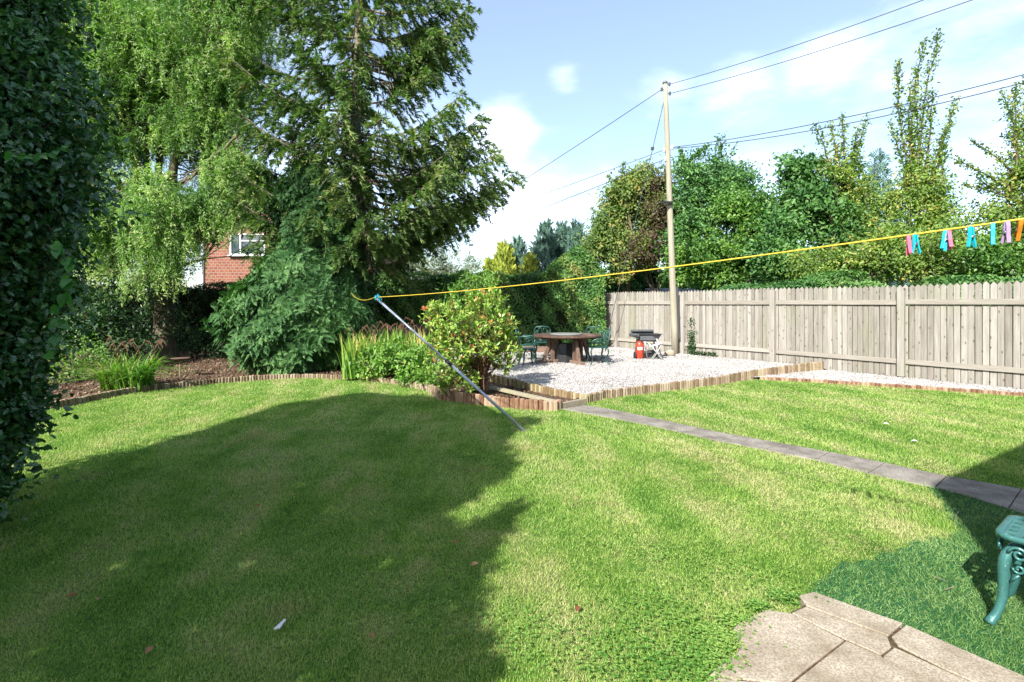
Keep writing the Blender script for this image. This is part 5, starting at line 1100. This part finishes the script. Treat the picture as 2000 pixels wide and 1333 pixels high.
bt('right hand tree with thin arching branches at the picture edge', 1985, 12.8, [(1975, 430, 70, 60, 12.8), (2010, 350, 50, 70, 12.8), (2040, 450, 80, 90, 12.6), (2060, 250, 60, 90, 12.8)], 'olive', .075, dens=150,
   shoots=[(1985, 380, 1955, 175, 12.8, .10), (1990, 350, 1985, 160, 12.8, .1), (2000, 330, 2005, 150, 12.9, .12), (1980, 340, 1895, 275, 12.7, .07), (1980, 370, 1862, 310, 12.6, .07), (1985, 390, 1878, 360, 12.6, .08), (1990, 400, 1905, 345, 12.7, .1)])
bt('yellow green bush right behind the fence under the tall shoots', 1690, 14.6, [(1660, 510, 75, 42, 15.2), (1730, 500, 70, 50, 14.6), (1600, 525, 60, 35, 15.8)], 'olive', .08, th=1.0, dens=150, name='garden_bush')
bt('bright yellow leaved bush under the clothes pegs', 1850, 13.2, [(1850, 480, 70, 52, 13.2), (1800, 520, 60, 36, 13.4), (1900, 520, 60, 40, 12.8)], 'olive', .075, th=1.0, dens=170, name='garden_bush')
bt('dense green bush at the right picture edge above the fence', 1970, 11.9, [(1960, 505, 60, 44, 11.9), (2030, 520, 60, 50, 11.6)], 'green', .075, th=1.0, dens=180, name='garden_bush')
# ivy on the fence by the pole
iv = empty('ivy_plant', (5.4, 15.35, .1), 'ivy creeping up the fence boards just right of the pole', 'ivy'); lv = LV()
n = 300; s = rng.normal(size=n)*.06+3.80; z = np.abs(rng.normal(size=n))*.42+.15; P = np.stack([F0[0]+FD[0]*s-FN[0]*.03, F0[1]+FD[1]*s-FN[1]*.03, np.minimum(z, 1.2)], 1); lv.add(P, rdir(n)+np.array([0, 0, -.3]), rdir(n)*.5-np.array([.8, .55, 0]), .06, .05)
n = 260; s = rng.uniform(3.85, 4.7, n); P = np.stack([F0[0]+FD[0]*s-FN[0]*.1, F0[1]+FD[1]*s-FN[1]*.1, .12+.1*rng.random(n)], 1); lv.add(P, rdir(n), rdir(n)*.5+np.array([0, 0, 1.]), .06, .05); lv.build('leaves', M['ivy'], iv)

# ---- litter on the lawn
def fallen(px, py, s, lab, mt='dry', z=.03):
    lv = LV(); p = G(px, py, z); lv.add(np.array([p]), np.array([[random.uniform(-1, 1), random.uniform(-1, 1), .15]]), np.array([[.2, -.2, 1.]]), s, s*.6)
    tag(lv.build('fallen_leaf', M[mt], None, 'oval', .5), lab, 'leaf', 'dead leaves scattered on the lawn')
for (px, py, s, lab) in [(1125, 1195, .05, 'reddish dry leaf on the sunny grass near the bottom of the lawn'), (893, 1062, .045, 'pale dry leaf near the tip of the spiky shadow'), (920, 1105, .05, 'brown dry leaf just inside the shadow edge'), (285, 1278, .05, 'brown leaf at the bottom left of the shaded lawn'),
                         (130, 1168, .05, 'dark leaf in the shade below the holly'), (193, 1168, .04, 'small brown leaf in the shade at the left'), (505, 990, .045, 'tan leaf in the middle of the shaded lawn'), (720, 1240, .04, 'little brown leaf in the shade left of the sunny grass')]: fallen(px, py, s, lab)
p = G(545, 1225, .03); mb = MB(); mb.bar(p+np.array([-.012, -.02, 0]), p+np.array([.014, .035, .012]), .014, .01); mb.bar(p+np.array([.006, -.02, .004]), p+np.array([.014, .035, .016]), .012, .008)
tag(mb.build('lost_peg', M['white'], None, bevel=.002), 'white clothes peg lying in the shaded grass at the bottom of the picture', 'clothes peg')

for (x0, y0, x1, y1, lab) in [(1845, 1152, 1863, 1144, 'short dry straw lying on the artificial turf left of the stool'), (1865, 1013, 1874, 996, 'pale upright straw at the shadow edge of the artificial turf'), (1822, 1125, 1850, 1136, 'thin reddish twig lying on the lit artificial turf')]:
    mb = MB(); a = G(x0, y0, .035); b = G(x1, y1, .045); mb.tube(curve(a, b, 4, .05), [.0022, .0025, .002, .0018, .001], 5); tag(mb.build('dry_straw', M['twig']), lab, 'straw', 'bits of straw on the turf')
for (px, py, lab) in [(1737, 830, 'white petal on the lawn in front of the gravel strip'), (1779, 862, 'smaller white petal nearer to the path on the far lawn'), (40, 110, '')]:
    if lab: fallen(px, py, .07, lab, 'petal', .03)
# clover at the patio edge
lv = LV(); cx = []
for (px, py, sx, n) in [(1405, 1255, .09, 330), (1380, 1290, .11, 330), (1440, 1222, .06, 170), (1530, 1178, .06, 160), (1350, 1330, .13, 280), (1480, 1195, .05, 140), (1180, 1270, .35, 260), (1320, 1220, .25, 300), (1250, 1310, .3, 300), (1120, 1000, .35, 130), (1300, 1080, .4, 150), (1500, 1000, .35, 110), (1450, 1120, .3, 140), (1000, 1250, .3, 200), (560, 1150, .5, 160), (850, 1180, .4, 160)]:
    c = G(px, py, 0); P = c+np.stack([rng.normal(size=n)*sx*.7, rng.normal(size=n)*sx*.5, .02+.03*rng.random(n)], 1); cx.append(P)
P = np.concatenate(cx); n = len(P); az = rng.random(n)*6.28
for k in range(3):
    a = az+k*2.094; lv.add(P, np.stack([np.cos(a), np.sin(a), np.full(n, .15)], 1), np.tile([0, 0, 1.], (n, 1))+rdir(n)*.4, .010, .010)
tag(lv.build('clover', M['clover']), 'low clover creeping over the edge of the patio slabs', 'clover', kind='stuff')

# ================================================================== sky, sun, camera
w = bpy.data.worlds.new('World'); scene.world = w; w.use_nodes = True; nt = w.node_tree; nt.nodes.clear()
out = nt.nodes.new('ShaderNodeOutputWorld'); bg = nt.nodes.new('ShaderNodeBackground'); sky = nt.nodes.new('ShaderNodeTexSky')
sky.sky_type = 'NISHITA'; sky.sun_disc = False; sky.sun_elevation = R(36.9); sky.sun_rotation = R(208.9); sky.air_density = 1.0; sky.dust_density = 1.4; sky.ozone_density = 2.4
tcn = nt.nodes.new('ShaderNodeTexCoord'); vec = tcn.outputs['Generated']
mp = nt.nodes.new('ShaderNodeMapping'); mp.inputs['Scale'].default_value = (1, 1, 2.6); L(nt, vec, mp.inputs[0])
n1 = noise(nt, mp.outputs[0], 3.4, 7, .6); n2 = noise(nt, mp.outputs[0], 9, 6, .62)
# clouds: banks at given bearings, broken up by noise
acc = None
for (x, y, s, amp) in [(985, 265, .085, 1.0), (1110, 150, .05, .55), (1290, 190, .10, .55), (1440, 205, .12, .6), (1600, 150, .11, .55), (1750, 260, .2, .55), (1930, 90, .15, .3), (930, 20, .04, .4), (1000, 430, .22, .75), (1150, 360, .16, .5), (600, 300, .3, .6), (1500, 330, .3, .5), (2300, 250, .4, .6), (-200, 300, .5, .5)]:
    d = unit(A(x, y, 1.0)-np.array([0, 0, CAMZ])); dp = N(nt, 'ShaderNodeVectorMath', operation='DISTANCE'); dp.inputs[1].default_value = tuple(d); L(nt, vec, dp.inputs[0])
    mr = N(nt, 'ShaderNodeMapRange'); mr.interpolation_type = 'SMOOTHSTEP'; L(nt, dp.outputs['Value'], mr.inputs[0]); mr.inputs[1].default_value = s*1.5; mr.inputs[2].default_value = 0; mr.inputs[3].default_value = 0; mr.inputs[4].default_value = amp
    if acc is None: acc = mr.outputs[0]
    else:
        mx = N(nt, 'ShaderNodeMath', operation='MAXIMUM'); L(nt, acc, mx.inputs[0]); L(nt, mr.outputs[0], mx.inputs[1]); acc = mx.outputs[0]
a1 = N(nt, 'ShaderNodeMath', operation='MULTIPLY_ADD'); L(nt, n1, a1.inputs[0]); a1.inputs[1].default_value = 1.5; L(nt, acc, a1.inputs[2])
a2 = N(nt, 'ShaderNodeMath', operation='MULTIPLY_ADD'); L(nt, n2, a2.inputs[0]); a2.inputs[1].default_value = .36; L(nt, a1.outputs[0], a2.inputs[2])
cm = N(nt, 'ShaderNodeMapRange'); cm.interpolation_type = 'SMOOTHSTEP'; L(nt, a2.outputs[0], cm.inputs[0]); cm.inputs[1].default_value = 1.25; cm.inputs[2].default_value = 2.2; cm.inputs[3].default_value = .10; cm.inputs[4].default_value = .88
cc = mixc(nt, cm.outputs[0], sky.outputs[0], (7.4, 7.9, 8.8)); L(nt, cc, bg.inputs[0]); bg.inputs[1].default_value = .107; L(nt, bg.outputs[0], out.inputs[0])
sd = bpy.data.lights.new('sun', 'SUN'); sd.energy = 3.95; sd.angle = R(.5); sd.color = (1.0, .96, .90); so = bpy.data.objects.new('sun', sd); COL.objects.link(so)
from mathutils import Vector
so.rotation_euler = Vector((.48*.8, .87*.8, -.6)).to_track_quat('-Z', 'Y').to_euler(); so.location = (-8, -14, 14)
cd = bpy.data.cameras.new('camera'); co = bpy.data.objects.new('camera', cd); COL.objects.link(co); co.location = (0, 0, CAMZ); co.rotation_euler = (R(90), 0, 0)
cd.sensor_width = 36; cd.lens = 18; cd.shift_y = -71.5/2000; cd.clip_end = 1500; cd.clip_start = .05; scene.camera = co
vs_ = scene.view_settings; vs_.view_transform = 'Standard'; vs_.look = 'None'; vs_.exposure = 1.46; vs_.gamma = 1
scene.cycles.max_bounces = 8; scene.cycles.diffuse_bounces = 4; scene.cycles.transmission_bounces = 4; scene.cycles.transparent_max_bounces = 4; scene.cycles.caustics_reflective = False; scene.cycles.caustics_refractive = False
